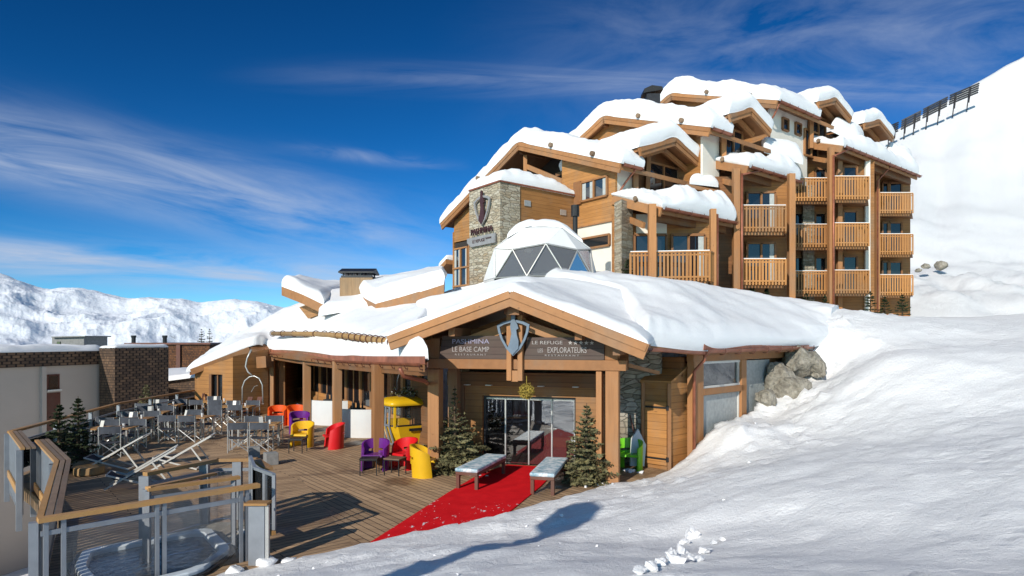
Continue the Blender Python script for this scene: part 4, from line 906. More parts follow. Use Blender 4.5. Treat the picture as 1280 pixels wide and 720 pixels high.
# stone tower and wooden parapet box
T = V((-.53, 28.26)); TZ = 10.3; Ta, Tb = T + A2 * 1.13, T + B2 * 2.40; Te = T + A2 * 4.7
hp('stone_tower', M['stone'], lambda m: m.prism([up(T, 3.5), up(Ta, 3.5), up(Ta + B2 * 2.4, 3.5), up(Tb, 3.5)], (0, 0, TZ - 3.5)))
hp('wooden_box', M['plank'], lambda m: m.prism([up(Ta + B2 * .05, 8.30), up(Te + B2 * .05, 8.30), up(Te + B2 * 2.3, 8.30), up(Ta + B2 * 2.3, 8.30)], (0, 0, TZ - 8.30 - .02)))
hp('box_soffit', M['soffit'], lambda m: m.prism([up(Ta + B2 * .3, 4), up(Te + B2 * .3, 4), up(Te + B2 * 2.3, 4), up(Ta + B2 * 2.3, 4)], (0, 0, 4.2)))
hp('coping', M['copper'], lambda m: (m.bar(up(T - A2 * .05, TZ + .02), up(Te, TZ + .02), .12, .07), m.bar(up(T - B2 * .05, TZ + .02), up(Tb, TZ + .02), .12, .07)))
hsnow([[up(T, TZ + .02), up(Ta.lerp(Te, .55), TZ + .02), up(Te, TZ)], [up(T + B2 * 1.2, TZ + .05), up(Ta.lerp(Te, .55) + B2 * 1.2, TZ + .05), up(Te + B2 * 1.2, TZ)], [up(Tb, TZ + .02), up(Ta.lerp(Te, .5) + B2 * 2.4, TZ + .02), up(Te + B2 * 2.3, TZ)]], .62, rim=.5, nu=44, nv=26, seed=77, amp=.28)
for k, z in ((.08, 9.55), (.70, 9.4)): hp('vent_grille', M['alu'], lambda m: m.bar(up(Ta.lerp(Te, k) - B2 * -.03, z), up(Ta.lerp(Te, k + .10) - B2 * -.03, z), .05, .26))
# tower emblem and plate
bb = V((.616, -.788, 0)); na = V((-.788, -.616, 0)); ce = up(T.lerp(Tb, .50) - A2 * .10, 9.3)
emblem('tower_emblem', ce, bb, na, .0075, M['emblem_grey'], M['emblem_brown'], 'grey and brown shield emblem mounted high on the stone tower')
tp = thing('tower_sign', up(T.lerp(Tb, .52) - A2 * .1, 8.05), 'small grey plate sign with dark lettering below the tower shield', 'sign')
MB().prism([up(T.lerp(Tb, k) - A2 * .06, z) for k, z in ((.08, 7.62), (.86, 7.62), (1.0, 7.85), (1.0, 8.05), (.08, 8.05))], na * .08).build('plate', M['emblem_grey'], tp)
text('PASHMINA', .40, up(T.lerp(Tb, .52) - A2 * .12, 8.28), -R(52), M['emblem_brown'], tp, sx=.88, extrude=.03)
text('LE REFUGE *****', .21, up(T.lerp(Tb, .50) - A2 * .15, 7.84), -R(52), M['emblem_brown'], tp, sx=1.0)

# dormer gables facing the balcony side
def dormer(f, u0, u1, ez_, pz, seed, win=True, snow=.62):
    um = (u0 + u1) / 2
    row = lambda s_: [f(u0, s_, ez_), f(um, s_, pz), f(u1, s_, ez_)]
    rf = hp('dormer_roof', M['soffit'], lambda m: slab(m, [row(-.05), row(5.5)], .16))
    for p, q in ((row(-.15)[1], row(-.15)[0]), (row(-.15)[1], row(-.15)[2])):
        hp('fascia', M['fascia'], lambda m: m.bar(p + V((0, 0, -.20)), q + V((0, 0, -.20)), .12, .40), rf)
        hp('fascia_trim', M['fascia'], lambda m: m.bar(p + V((0, 0, -.12)) - b3 * .08, q + V((0, 0, -.12)) - b3 * .08, .05, .18), rf)
    d0, d1 = u0 + .5, u1 - .5; k = (pz - ez_) / (um - u0)
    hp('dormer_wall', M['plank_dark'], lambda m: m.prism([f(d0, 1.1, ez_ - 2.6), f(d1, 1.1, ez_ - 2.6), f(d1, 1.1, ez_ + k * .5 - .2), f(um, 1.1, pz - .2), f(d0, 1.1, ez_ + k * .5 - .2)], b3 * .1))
    hp('dormer_rafter', M['beam'], lambda m: (m.bar(f(um, .5, pz - .45), f(d0, .5, ez_ - .25), .16, .2), m.bar(f(um, .5, pz - .45), f(d1, .5, ez_ - .25), .16, .2), m.bar(f(d0, .5, ez_ - 2.4), f(d0, .5, ez_ + .1), .22, .22, (1, 0, 0)), m.bar(f(um - .75, .9, ez_ - 2.4), f(um - .6, .9, ez_ + .2), .2, .2, (1, 0, 0))), rf)
    if win: hwin(f, 1.06, um - .5, u1 - .75, ez_ - 1.7, ez_ - .05, 'u', 2, glass='glass_dark')
    hsnow([[f(u0 - .12, s_, ez_ + .02), f((u0 + um) / 2, s_, (ez_ + pz) / 2), f(um, s_, pz + .02), f((um + u1) / 2, s_, (ez_ + pz) / 2), f(u1 + .12, s_, ez_ + .02)] for s_ in (-.22, 1.8, 5.0)], snow, rim=.45, nu=46, nv=30, seed=seed, amp=.1, bulge=.22)
dormer(f1, 1.06, 6.06, 11.98, 12.92, 51, snow=.85)
dormer(f2, 1.35, 5.0, 14.25, 14.97, 52, snow=.85)
dormer(f3, 4.0, 8.0, 16.8, 17.5, 53, snow=.75)
dormer(f3, 9.8, 14.0, 16.8, 17.48, 54, False, snow=.75)
# plaster-side little windows under the third eave
for xx in (981, 997):
    r_ = (xx - 640) / F; E = f3.E + b3 * .70; uu = (r_ * E.y - E.x) / (.788 - r_ * .616); Yq = E.y + .616 * uu; zz = ZH(156 + (xx - 981) * .35, Yq)
    hwin(f3, .72, uu - .3, uu + .3, zz - .32, zz + .32, 'u', 1, glass='glass_dark', fm='soffit')
hwin(f3, .72, 4.1, 5.6, 14.0, 15.5, 'u', 2, glass='glass_dark')
hp('downpipe', M['copper'], lambda m: m.tube([f3(.1, -.1, 15.9), f3(.15, .3, 15.3), f3(.3, .66, 15.0), f3(.35, .66, 11)], .05, 6), smooth=True)
hp('downpipe', M['copper'], lambda m: m.tube([f1(.9, -.1, 11.0), f1(.7, .4, 10.4), f1(.6, .68, 10.0), f1(.6, .68, 9.0)], .05, 6), smooth=True)

# lower roofs over the balcony bays
def bayroof(g, L, S, slope, thick, seed, extra=0.0):
    f = Fr(V((g[0], g[1], 0))); z = g[2]
    row = lambda s_: [f(-.0, s_, z + slope * s_), f(L * .5, s_, z + slope * s_), f(L, s_, z + slope * s_)]
    rf = hp('bay_roof', M['soffit'], lambda m: slab(m, [row(.04), row(S)], .16))
    hp('fascia', M['fascia'], lambda m: m.bar(f(-.03, 0, z - .18), f(-.03, S, z + slope * S - .18), .10, .38), rf)
    hp('fascia', M['fascia'], lambda m: m.bar(f(-.05, .9, z - .62), f(.5, S, z + slope * S - .85), .12, .26), rf)
    hp('eave_board', M['fascia'], lambda m: m.bar(f(.02, .06, z - .16), f(L, .06, z - .16), .08, .18), rf)
    hp('eave_beam', M['plank_dark'], lambda m: m.bar(f(.05, .5, z - .28), f(L, .5, z - .28), .2, .4), rf)
    gutter(rf, f(.0, -.10, z + .0), f(L + .05, -.10, z + .0), r=.11, drop=0)
    hp('log_end', M['grey_wood'], lambda m: m.tube([f(-.2, 1.3, z + slope * 1.3 + .14), f(.6, 1.3, z + slope * 1.3 + .14)], .11, 10), rf)
    q = [[p - b3 * (.02 if k == 0 else 0) for p in row(s_)] for k, s_ in enumerate((-.02, S * .5, S + extra))]
    hsnow(q, thick, rim=.5, nu=60, nv=40, seed=seed, amp=.24, bulge=.22, tv=(1.15, .38), tu=(.72, 1.0)); return f
h1 = bayroof((6.31, 27.0, 8.87), 5.3, 2.75, .36, 1.05, 61)
h2 = bayroof((11.25, 30.5, 11.57), 4.7, 2.3, .36, .95, 62, .4)
h3 = bayroof((18.6, 36.0, 14.2), 10.6, 2.4, .36, .95, 63, .5)
# small leftover heaps on the valleys between the roofs
hsnow([[P(862, 229, 30.3), P(898, 233, 31.2)], [P(866, 224, 32), P(896, 226, 32.6)]], .55, rim=.7, nu=24, nv=18, seed=81, amp=.3)
hsnow([[P(955, 190, 33.4), P(1004, 205, 34.5)], [P(952, 182, 34.6), P(1000, 196, 35.6)]], .7, rim=.5, nu=24, nv=18, seed=82)
hsnow([[P(1038, 163, 37.6), P(1074, 180, 38.6)], [P(1045, 158, 39.2), P(1080, 172, 40)]], .75, rim=.5, nu=24, nv=18, seed=83)
hsnow([[P(1108, 196, 42.5), P(1138, 206, 43)], [P(1110, 188, 44.5), P(1140, 198, 45)]], .9, rim=.5, nu=24, nv=18, seed=84, amp=.3)
hp('roof', M['fascia'], lambda m: m.prism([P(858, 230, 30), P(905, 240, 31), P(905, 236, 32.5), P(860, 226, 32)], (0, 0, -.15)))
# little dark cowl on the second roof
ck = P(815, 121, 38)
cw = thing('roof_cowl', ck, 'small dark metal cowl poking out of the snow on the middle roof', 'vent')
MB().box(ck + V((0, 0, -.6)), (.8, .8, 1.3)).build('cowl_base', M['dark_metal'], cw)
MB().prism([ck + V((-.6, -.5, .05)), ck + V((.55, -.5, .25)), ck + V((.5, -.5, .42)), ck + V((-.1, -.5, .5)), ck + V((-.55, -.5, .3))], (0, 1.0, 0)).build('cowl_hood', M['black'], cw)

# balconies and bay walls
def rail(xl, xr, Yl, Yr, z0, z1, par, ret=None, n=None, drop=.0):
    a, b = XY(xl, Yl), XY(xr, Yr); L = (b - a).length; n = n or int(L / .155)
    def fn(m):
        for k in range(n + 1):
            p = a.lerp(b, k / n); m.box(up(p, (z0 + z1) / 2), (.085, .035, z1 - z0 - .06))
        m.bar(up(a, z1), up(b, z1), .09, .06); m.bar(up(a, z0 + .22), up(b, z0 + .22), .05, .07); m.bar(up(a, z1 - .12) + V((0, .04, 0)), up(b, z1 - .12) + V((0, .04, 0)), .04, .07)
        if ret:
            c = b + V(ret); nn_ = max(2, int((c - b).length / .16))
            for k in range(nn_ + 1):
                p = b.lerp(c, k / nn_); m.box(up(p, (z0 + z1) / 2), (.05, .07, z1 - z0 - .06))
            m.bar(up(b, z1), up(c, z1), .09, .06); m.bar(up(b, z0 + .22), up(c, z0 + .22), .05, .07)
    r_ = hp('railing', M['slat'], fn, par)
    hp('rail_snow', M['roof_snow'], lambda m: m.bar(up(a, z1 + .045), up(b, z1 + .045), .085, .03), par)
    return r_
def bay(xl, xr, Yf, dep, ztops, hgt, seed, wins, ret=None, Yr=None, rails=True):
    Yr = Yr or Yf; Yb = Yf + dep
    for z1 in ztops:
        z0 = z1 - hgt; a, b = XY(xl, Yf), XY(xr, Yr)
        bal = hp('balcony', M['soffit'], lambda m: m.prism([up(a + V((.03, .08)), z0 + .1), up(b + V((-.03, .08)), z0 + .1), up(XY(xr, Yb + .6), z0 + .1), up(XY(xl, Yb + .6), z0 + .1)], (0, 0, .14)))
        hp('balcony_beam', M['fascia'], lambda m: m.bar(up(a + V((0, .3)), z0 + .0), up(b + V((0, .3)), z0 + .0), .14, .2), bal)
        rail(xl, xr, Yf, Yr, z0, z1, bal, ret)
        for (wx0, wx1, nn_) in wins:
            zt = z1 + 1.05; p, q = XY(wx0, Yb - .12), XY(wx1, Yb - .12)
            w_ = hp('window', M['soffit'], lambda m: ([m.bar(up(p.lerp(q, k / nn_), z0 + .25), up(p.lerp(q, k / nn_), zt), .10, .10, (0, 1, 0)) for k in range(nn_ + 1)], m.bar(up(p, zt), up(q, zt), .1, .12)))
            hp('window_pane', M['glass_dark'], lambda m: m.bar(up(p + V((0, .03)), (z0 + .25 + zt) / 2), up(q + V((0, .03)), (z0 + .25 + zt) / 2), .03, zt - z0 - .25), w_)
            if nn_ > 1: hp('curtain', M['curtain'], lambda m: m.bar(up(p.lerp(q, .80) + V((0, .005)), (z0 + .25 + zt) / 2), up(p.lerp(q, .97) + V((0, .005)), (z0 + .25 + zt) / 2), .01, zt - z0 - .35), w_)
def fwall(xl, xr, Y, z0, z1, mat, name='bay_wall', Y2=None):
    return hp(name, M[mat], lambda m: m.bar(up(XY(xl, Y), (z0 + z1) / 2), up(XY(xr, Y2 or Y), (z0 + z1) / 2), .16, z1 - z0))
def vpost(x, Y, z0, z1, w_, name='post', mat='beam'):
    q = XY(x, Y); return hp(name, M[mat], lambda m: m.bar(up(q, z0), up(q, z1), w_, w_, (0, 1, 0)))
def pipe(x, Y, z0, z1):
    q = XY(x, Y); hp('downpipe', M['copper'], lambda m: m.tube([up(q, z0), up(q, z1)], .06, 7), smooth=True)
# first bay, single wide balcony over the snow
bay(788, 887, 27.2, 1.9, [ZH(315, 27)], 1.28, 1, [(840, 881, 2), (793, 811, 1), (820, 833, 1)], ret=(.75, 1.2), Yr=26.8)
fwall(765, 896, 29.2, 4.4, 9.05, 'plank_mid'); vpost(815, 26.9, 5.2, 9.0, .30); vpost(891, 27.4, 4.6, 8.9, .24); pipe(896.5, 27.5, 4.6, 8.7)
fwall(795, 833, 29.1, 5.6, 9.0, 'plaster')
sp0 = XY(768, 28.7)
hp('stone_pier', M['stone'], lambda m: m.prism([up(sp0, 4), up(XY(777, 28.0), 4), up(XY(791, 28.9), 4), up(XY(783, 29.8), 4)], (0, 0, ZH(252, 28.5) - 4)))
fwall(893, 920, 31.8, 4.4, 11.4, 'plank_dark'); hwin(h1, 4.0, 4.4, 5.2, 5.0, 7.9, 'u', 1, glass='glass_dark')  # darker boards paint in the shade of the recess between bays
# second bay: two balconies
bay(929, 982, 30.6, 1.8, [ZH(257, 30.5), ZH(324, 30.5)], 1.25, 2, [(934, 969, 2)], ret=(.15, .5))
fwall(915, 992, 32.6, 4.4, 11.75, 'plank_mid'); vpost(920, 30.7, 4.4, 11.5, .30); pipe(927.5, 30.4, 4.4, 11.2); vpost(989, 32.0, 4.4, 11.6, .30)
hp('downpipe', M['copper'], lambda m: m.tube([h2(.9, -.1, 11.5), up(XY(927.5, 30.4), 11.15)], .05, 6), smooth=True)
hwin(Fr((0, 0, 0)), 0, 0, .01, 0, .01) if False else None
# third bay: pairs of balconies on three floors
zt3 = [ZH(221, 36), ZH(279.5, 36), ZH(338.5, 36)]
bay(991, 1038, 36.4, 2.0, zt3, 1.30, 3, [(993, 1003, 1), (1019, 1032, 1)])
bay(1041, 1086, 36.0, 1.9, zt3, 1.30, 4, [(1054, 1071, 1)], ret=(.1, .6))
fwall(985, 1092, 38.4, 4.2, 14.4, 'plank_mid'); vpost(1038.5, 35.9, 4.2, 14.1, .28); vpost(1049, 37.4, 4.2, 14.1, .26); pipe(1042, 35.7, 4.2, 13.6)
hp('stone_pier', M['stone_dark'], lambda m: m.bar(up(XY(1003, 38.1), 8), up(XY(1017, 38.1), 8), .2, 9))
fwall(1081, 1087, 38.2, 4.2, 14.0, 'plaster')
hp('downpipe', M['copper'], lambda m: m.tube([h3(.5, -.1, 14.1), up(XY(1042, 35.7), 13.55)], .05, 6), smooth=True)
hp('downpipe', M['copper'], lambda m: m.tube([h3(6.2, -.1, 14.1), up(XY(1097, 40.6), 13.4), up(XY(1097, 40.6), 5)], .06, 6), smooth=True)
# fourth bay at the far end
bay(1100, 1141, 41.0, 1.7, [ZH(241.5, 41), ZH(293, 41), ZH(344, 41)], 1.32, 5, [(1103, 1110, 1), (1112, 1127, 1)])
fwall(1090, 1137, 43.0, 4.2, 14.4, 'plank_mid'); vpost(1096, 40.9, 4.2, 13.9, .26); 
hp('end_wall', M['plank'], lambda m: m.bar(up(XY(1136, 43.0), 9.3), up(XY(1136, 43.0) + B2 * 8, 9.3), .2, 10.2))
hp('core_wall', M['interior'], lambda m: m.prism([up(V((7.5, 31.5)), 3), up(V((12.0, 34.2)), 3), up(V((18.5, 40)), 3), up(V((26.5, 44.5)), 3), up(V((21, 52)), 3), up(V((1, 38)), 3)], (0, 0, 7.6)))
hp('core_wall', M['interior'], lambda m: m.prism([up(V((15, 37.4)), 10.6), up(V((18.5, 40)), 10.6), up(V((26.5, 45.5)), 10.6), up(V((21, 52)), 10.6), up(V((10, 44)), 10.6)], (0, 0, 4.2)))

# geodesic dome tent on the terrace behind the low roof, with its stove pipe
dc = P(677, 352, 24.2); dr_ = 2.18
dom = thing('dome_tent', (dc.x, dc.y, dc.z), 'white geodesic dome tent with clear front panels and a black stove pipe', 'tent')
bm = bmesh.new(); bmesh.ops.create_icosphere(bm, subdivisions=2, radius=dr_); bmesh.ops.rotate(bm, verts=bm.verts, cent=(0, 0, 0), matrix=Matrix.Rotation(R(20), 3, 'Z'))
dv = [v.co.copy() for v in bm.verts]; tri = [[v.index for v in f.verts] for f in bm.faces]; bm.free()
clear, fr_ = MB(), MB(); ed = set(); ctri = []
for t_ in tri:
    c = (dv[t_[0]] + dv[t_[1]] + dv[t_[2]]) / 3
    if c.z < -.35: continue
    if c.normalized().dot(V((.10, -1, .08)).normalized()) > .62 and c.z < dr_ * .60:
        clear.quad(*[V((p.x, p.y, max(p.z, -.45))) * .99 + dc for p in (dv[i] for i in t_)]); ctri.append(Matrix([dv[i] for i in t_]).transposed().inverted())
        for i in range(3): ed.add(tuple(sorted((t_[i], t_[(i + 1) % 3]))))
white = MB(); cset = set()
for t_ in tri:
    c = (dv[t_[0]] + dv[t_[1]] + dv[t_[2]]) / 3
    if c.z < -.35 or (c.normalized().dot(V((.10, -1, .08)).normalized()) > .62 and c.z < dr_ * .60): continue
    white.quad(*[V((p.x, p.y, max(p.z, -.45))) + dc for p in (dv[i] for i in t_)])
for i, j in ed: fr_.tube([dc + dv[i] * 1.008, dc + dv[j] * 1.008], .026, 6)
sh = white.build('membrane', M['tent'], dom); so_ = sh.modifiers.new('thickness', 'SOLIDIFY'); so_.thickness = .04
bv = sh.modifiers.new('soft', 'BEVEL'); bv.width = .05; bv.segments = 2; bv.limit_method = 'ANGLE'; bv.angle_limit = R(5)
MB().grid([[dc + V((math.cos(q) * math.sin(th), .25 + math.sin(q) * math.sin(th) * .8, math.cos(th))) * (dr_ * .86) for q in [math.pi * k / 16 - .3 for k in range(17)]] for th in [R(4 + 92 * j / 10) for j in range(11)]]).build('dark_backing', M['interior'], dom, smooth=True)  # added near-black sheet that darkens the view through the clear panels
mb = MB()
pillow(mb, [[dc + V((x * .5, y * .5, math.sqrt(max(0, dr_ ** 2 - .25 * (x * x + y * y))) - .06)) for x in (-2.6, -1.3, 0, 1.5, 3.0)] for y in (-1.1, 0, 1.4, 2.8)], .20, rim=.8, nu=40, nv=30, seed=5, amp=.5); mb.build('crown_snow', M['roof_snow'], dom, smooth=True)
clear.build('clear_panel', M['tent_clear'], dom); fr_.build('frame_tube', M['alu'], dom)
sp_ = P(719, 306, 26.0)
MB().tube([sp_ + V((0, 0, -1.8)), sp_ + V((0, 0, 1.15))], .10, 12).tube([sp_ + V((0, 0, 1.15)), sp_ + V((0, 0, 1.6))], .17, 12).build('stove_pipe', M['black'], dom)
# ================================================================== terrace furniture and fittings
def bp(name, mat, root, fn, local=True, **kw):
    mb = MB(); fn(mb); return mb.build(name, mat, root, local=local, **kw)
# --- red carpet
tag(MB().prism([G(x, y, .022) for x, y in ((462, 678), (560, 615.5), (600, 592))] + [PF(2.95, -1.40, .022), PF(1.55, -1.40, .022)] + [G(x, y, .022) for x, y in ((676, 607.5), (637, 639.5), (560, 660))], (0, 0, -.018)).build('carpet', M['carpet'], local=True),
    'long bright red carpet flecked with snow running from the snow edge to the glass doors', 'carpet')

# --- benches with frosted cushions
def make_bench():
    r = thing('bench', (0, 0, 0), 'x', 'bench', 'benches beside the red carpet')
    bp('seat', M['bench_wood'], r, lambda m: m.box((0, 0, .36), (.52, 1.9, .07)), bevel=.008)
    for sx in (-1, 1):
        for sy in (-1, 1): bp('leg', M['bench_wood'], r, lambda m: m.box((sx * .22, sy * .88, .165), (.075, .085, .33)), bevel=.006)
    bp('cushion', M['cushion'], r, lambda m: m.box((0, 0, .435), (.54, 1.94, .085)), bevel=.03)
    return r
bench = make_bench(); brz = -math.atan2(.287, .958)
ba, bb_ = (G(588, 606) + G(655, 572)) / 2, (G(671, 610) + G(716, 578)) / 2
place(bench, True, V((-.70, 14.95, 0)), brz - R(2), 'low bench with an icy blue cushion left of the red carpet, by the bigger fir')
place(bench, False, V((.86, 14.50, 0)), brz + R(3), 'low bench with an icy blue cushion right of the red carpet, by the gable post')

# --- rounded plastic armchairs
def chair_shell(mat):
    r = thing('armchair', (0, 0, 0), 'x', 'armchair', 'bright plastic armchairs on the terrace')
    W_, D_ = .33, .30
    def ring(a): return V((math.sin(a) * W_ * (1 + .05 * abs(math.sin(a))), math.cos(a) * D_, 0))
    def shell(m):
        N = 44; A = R(128)
        def top(a): k = abs(a) / A; return .76 - .20 * k ** 2.2
        def slot(a): return abs(a) < R(52)
        for side in (0, 1):
            pass
        outer, inner = [], []
        levels = 12
        def pt(a, z, o):
            k = abs(a) / A; flare = 1 + .10 * (z / .76) * (1 - k) + .05 * (1 - z / .76) * k
            q = ring(a) * flare * (1 + o); fwd = -.10 * k * max(0, 1 - z / .76) ** .7 + .05 * k
            return V((q.x, q.y + fwd, z))
        vid = {}
        for i in range(N + 1):
            a = -A + 2 * A * i / N
            for j in range(levels + 1):
                z = top(a) * j / levels
                for o in (0, 1):
                    vid[i, j, o] = len(m.v); m.v.append(pt(a, z, 0 if o else -.13))
        hole = set()
        for i in range(N):
            a = -A + 2 * A * (i + .5) / N
            for j in range(levels):
                if slot(a) and (7 <= j < 8 if abs(a) < R(46) else False): hole.add((i, j))
                if j < 5 and abs(a) < R(30): hole.add((i, j))
        cell = lambda i, j: 0 <= i < N and 0 <= j < levels and (i, j) not in hole
        for i in range(N):
            for j in range(levels):
                if (i, j) in hole: continue
                q = [(i, j), (i + 1, j), (i + 1, j + 1), (i, j + 1)]
                m.f.append([vid[a_, b_, 1] for a_, b_ in q]); m.f.append([vid[a_, b_, 0] for a_, b_ in q][::-1])
                for (da, db, e0_, e1_) in ((0, -1, 0, 1), (1, 0, 1, 2), (0, 1, 2, 3), (-1, 0, 3, 0)):
                    if not cell(i + da, j + db):
                        p_, q_ = q[e0_], q[e1_]; m.f.append([vid[p_[0], p_[1], 0], vid[q_[0], q_[1], 0], vid[q_[0], q_[1], 1], vid[p_[0], p_[1], 1]])
    s_ = bp('shell', mat, r, shell, smooth=True, recalc=True)
    md = s_.modifiers.new('edges', 'EDGE_SPLIT'); md.split_angle = R(50)
    def seat(m):
        c = [V((math.sin(a) * .30, math.cos(a) * .27, .40)) for a in [R(-125 + 250 * k / 20) for k in range(21)]]
        c += [V((.26, -.27, .41)), V((-.26, -.27, .41))]
        m.prism(c, (0, 0, -.035)); m.prism([V((-.26, -.27, .41)), V((.26, -.27, .41)), V((.25, -.30, .36)), V((-.25, -.30, .36))], (0, .03, 0))
    bp('seat', mat, r, seat)
    return r
def side_table(top):
    r = thing('side_table', (0, 0, 0), 'x', 'side table', 'small black side tables by the armchairs')
    bp('table_top', M[top], r, lambda m: m.box((0, 0, .40), (.44, .38, .03)), bevel=.004)
    for sx in (-1, 1):
        for sy in (-1, 1): bp('leg', M['black'], r, lambda m: m.box((sx * .2, sy * .17, .195), (.022, .022, .385)))
    bp('frame', M['black'], r, lambda m: [m.bar((-.2, sy * .17, .375), (.2, sy * .17, .375), .02, .02) for sy in (-1, 1)] + [m.bar((sx * .2, -.17, .375), (sx * .2, .17, .375), .02, .02) for sx in (-1, 1)])
    return r
# photograph foot point (x, y), turn, colour, label
chairs = [('orange', 343, 533, 8, 'orange plastic armchair farthest back, by the porch post under the snow guard'), ('orange', 367, 532, 25, 'orange plastic armchair behind the purple one, half hidden by a porch post'),
          ('purple', 371, 543, 20, 'purple plastic armchair squeezed in behind the yellow armchair at the porch'), ('yellow', 374, 560, -8, 'yellow plastic armchair with its seat facing out, beside the white bar'),
          ('red', 414, 562, -62, 'red plastic armchair turned sideways in front of the white bar'), ('purple', 466, 590, -5, 'purple plastic armchair at the foot of the porch post beside the gondola cabin'),
          ('red', 503, 588, -38, 'red plastic armchair in front of the yellow gondola cabin'), ('yellow', 527, 598, 92, 'yellow plastic armchair seen from its back beside the entrance fir')]
protos = {}
for c_, x, y, rz, lab in chairs:
    g = G(x, y) + V((0, .30, 0))
    first = c_ not in protos
    if first: protos[c_] = chair_shell(M[c_])
    place(protos[c_], first, g, R(rz), lab)
for xg, yg, rz, lab in ((571, 553, 15, 'lime green plastic armchair half hidden behind the bigger entrance fir'), (780, 592, -20, 'lime green plastic seat tucked behind the right gable post')):
    first = 'lime' not in protos
    if first: protos['lime'] = chair_shell(M['lime'])
    place(protos['lime'], first, G(xg, yg) if xg < 700 else V((2.98, 16.35, 0)), R(rz), lab)
tb = side_table('black')
place(tb, True, G(345, 537) + V((0, -.1, 0)), R(5), 'small black side table in front of the farthest orange armchair')
place(tb, False, G(371, 566) + V((0, .1, 0)), R(-5), 'small black side table in front of the yellow armchair by the bar')
place(tb, False, G(462, 593) + V((0, .0, 0)), R(2), 'small black side table pushed into the purple armchair by the gondola cabin')
place(side_table('grey_wood'), True, G(493, 594) + V((0, .1, 0)), R(-20), 'small side table with a wooden top between the purple and red armchairs')

# --- white curved bar counters
def bar(loc, rz, rad, a0, a1, lab):
    r = thing('bar_counter', loc, lab, 'bar', None, rz)
    def arc(m, r0, r1, z0, z1):
        g = [[V((math.sin(a) * q, -math.cos(a) * q + rad, z)) for q, z in ((r1, z0), (r1, z1), (r0, z1), (r0, z0), (r1, z0))] for a in [a0 + (a1 - a0) * k / 20 for k in range(21)]]
        m.grid(g); m.quad(*g[0][:4]); m.quad(*g[-1][:4])
    bp('counter_front', M['white_plastic'], r, lambda m: arc(m, rad - .08, rad, 0, .95))
    bp('counter_top', M['white_plastic'], r, lambda m: arc(m, rad - .55, rad - .085, .78, .84))
    bp('plinth', M['dark_metal'], r, lambda m: arc(m, rad - .16, rad - .1, .01, .1))
    return r
bar(G(447, 547.5), R(-8), 1.5, R(-32), R(40), 'white curved bar counter nearer the gondola cabin'); bar(G(406, 532), R(-14), 1.5, R(-28), R(34), 'white curved bar counter with dark streak, farther along the porch')
for (x, y, z, lab) in ((441, 547, .86, 'black bottle crate standing on the nearer white counter'), (408, 531, .86, 'black tray of bottles standing on the farther white counter')):
    g = G(x, y) + V((0, .6, 0)); r = thing('bottle_crate', (g.x, g.y, .84), lab, 'crate', None, R(-10))
    bp('tray', M['black'], r, lambda m: m.box((0, 0, .05), (.5, .3, .1)))
    for k in range(5): bp('bottle', M['dark_metal'], r, lambda m: m.lathe([(.035, .1), (.035, .24), (.015, .30), (.015, .36)], (-.18 + .09 * k, .04 * (-1) ** k, 0), 8))

# --- yellow gondola cabin
gc = G(507, 559); gon = thing('gondola_cabin', gc, 'old yellow ski gondola cabin with potted greenery on its roof, standing under the porch', 'gondola', None, R(33))
def cabring(z):                                      # section of the cabin: narrow at the floor, widest at the sill
    wd = .38 if z < .1 else (.38 + (.62 - .38) * min(1, z / .70)); wd = wd if z <= .72 else .62 - (z - .72) * .04
    return wd, wd * .82
def cabband(m, zs, shrink=0.0):
    g = []
    for z in zs:
        a, b = cabring(z); a -= shrink; b -= shrink; c_ = .16
        g.append([V((x, y, z)) for x, y in ((-a + c_, -b), (a - c_, -b), (a, -b + c_), (a, b - c_), (a - c_, b), (-a + c_, b), (-a, b - c_), (-a, -b + c_), (-a + c_, -b))])
    m.grid(g)
bp('lower_body', M['cab'], gon, lambda m: (cabband(m, [.12, .3, .5, .72]), m.box((0, 0, .14), (.7, .6, .06))))
bp('window_glass', M['clear_glass'], gon, lambda m: cabband(m, [.72, 1.32], .02))
bp('window_pillar', M['cab'], gon, lambda m: [m.bar((sx * .54, sy * .44, .70), (sx * .53, sy * .43, 1.34), .06, .06, (0, 1, 0)) for sx in (-1, 1) for sy in (-1, 1)])
bp('window_seal', M['black'], gon, lambda m: (cabband(m, [.715, .76], -.006), cabband(m, [1.29, 1.335], -.006)))
bp('roof', M['cab'], gon, lambda m: m.grid([[V((x * (.66 + .10) , y * .60, z)) for x, y in [(math.copysign(abs(math.cos(q)) ** .45, math.cos(q)) * k, math.copysign(abs(math.sin(q)) ** .45, math.sin(q)) * k) for q in [2 * math.pi * i / 32 for i in range(33)]]] for k, z in ((.96, 1.33), (1.0, 1.37), (.99, 1.42), (.9, 1.49), (.7, 1.54), (.35, 1.57), (.01, 1.575))]), smooth=True)
bp('vent', M['black'], gon, lambda m: m.box((.10, -.522, .60), (.42, .03, .08)))
dr = bp('sliding_door', M['grey_metal'], gon, lambda m: [m.tube([(-.50, y, .14), (-.66, y, .72), (-.64, y, 1.32)], .032, 6) for y in (-.30, 0, .30)] + [m.bar((q, -.3, z), (q, .3, z), .05, .05) for q, z in ((-.50, .16), (-.65, .74), (-.64, 1.30))])
bp('inner_bench', M['cab'], gon, lambda m: (m.box((0, .33, .62), (.9, .2, .5)),))
rnd = random.Random(5)
def leaves(m, n, cx, cy, cz, sx, sy, sz, size, rnd):
    for _ in range(n):
        p = V((cx + rnd.gauss(0, sx), cy + rnd.gauss(0, sy), cz + abs(rnd.gauss(0, sz)))); d = V((rnd.uniform(-1, 1), rnd.uniform(-1, 1), rnd.uniform(-.2, 1))).normalized() * size; o = d.orthogonal().normalized() * size * .35
        m.quad(p - d * .5, p + o, p + d * .5, p - o)
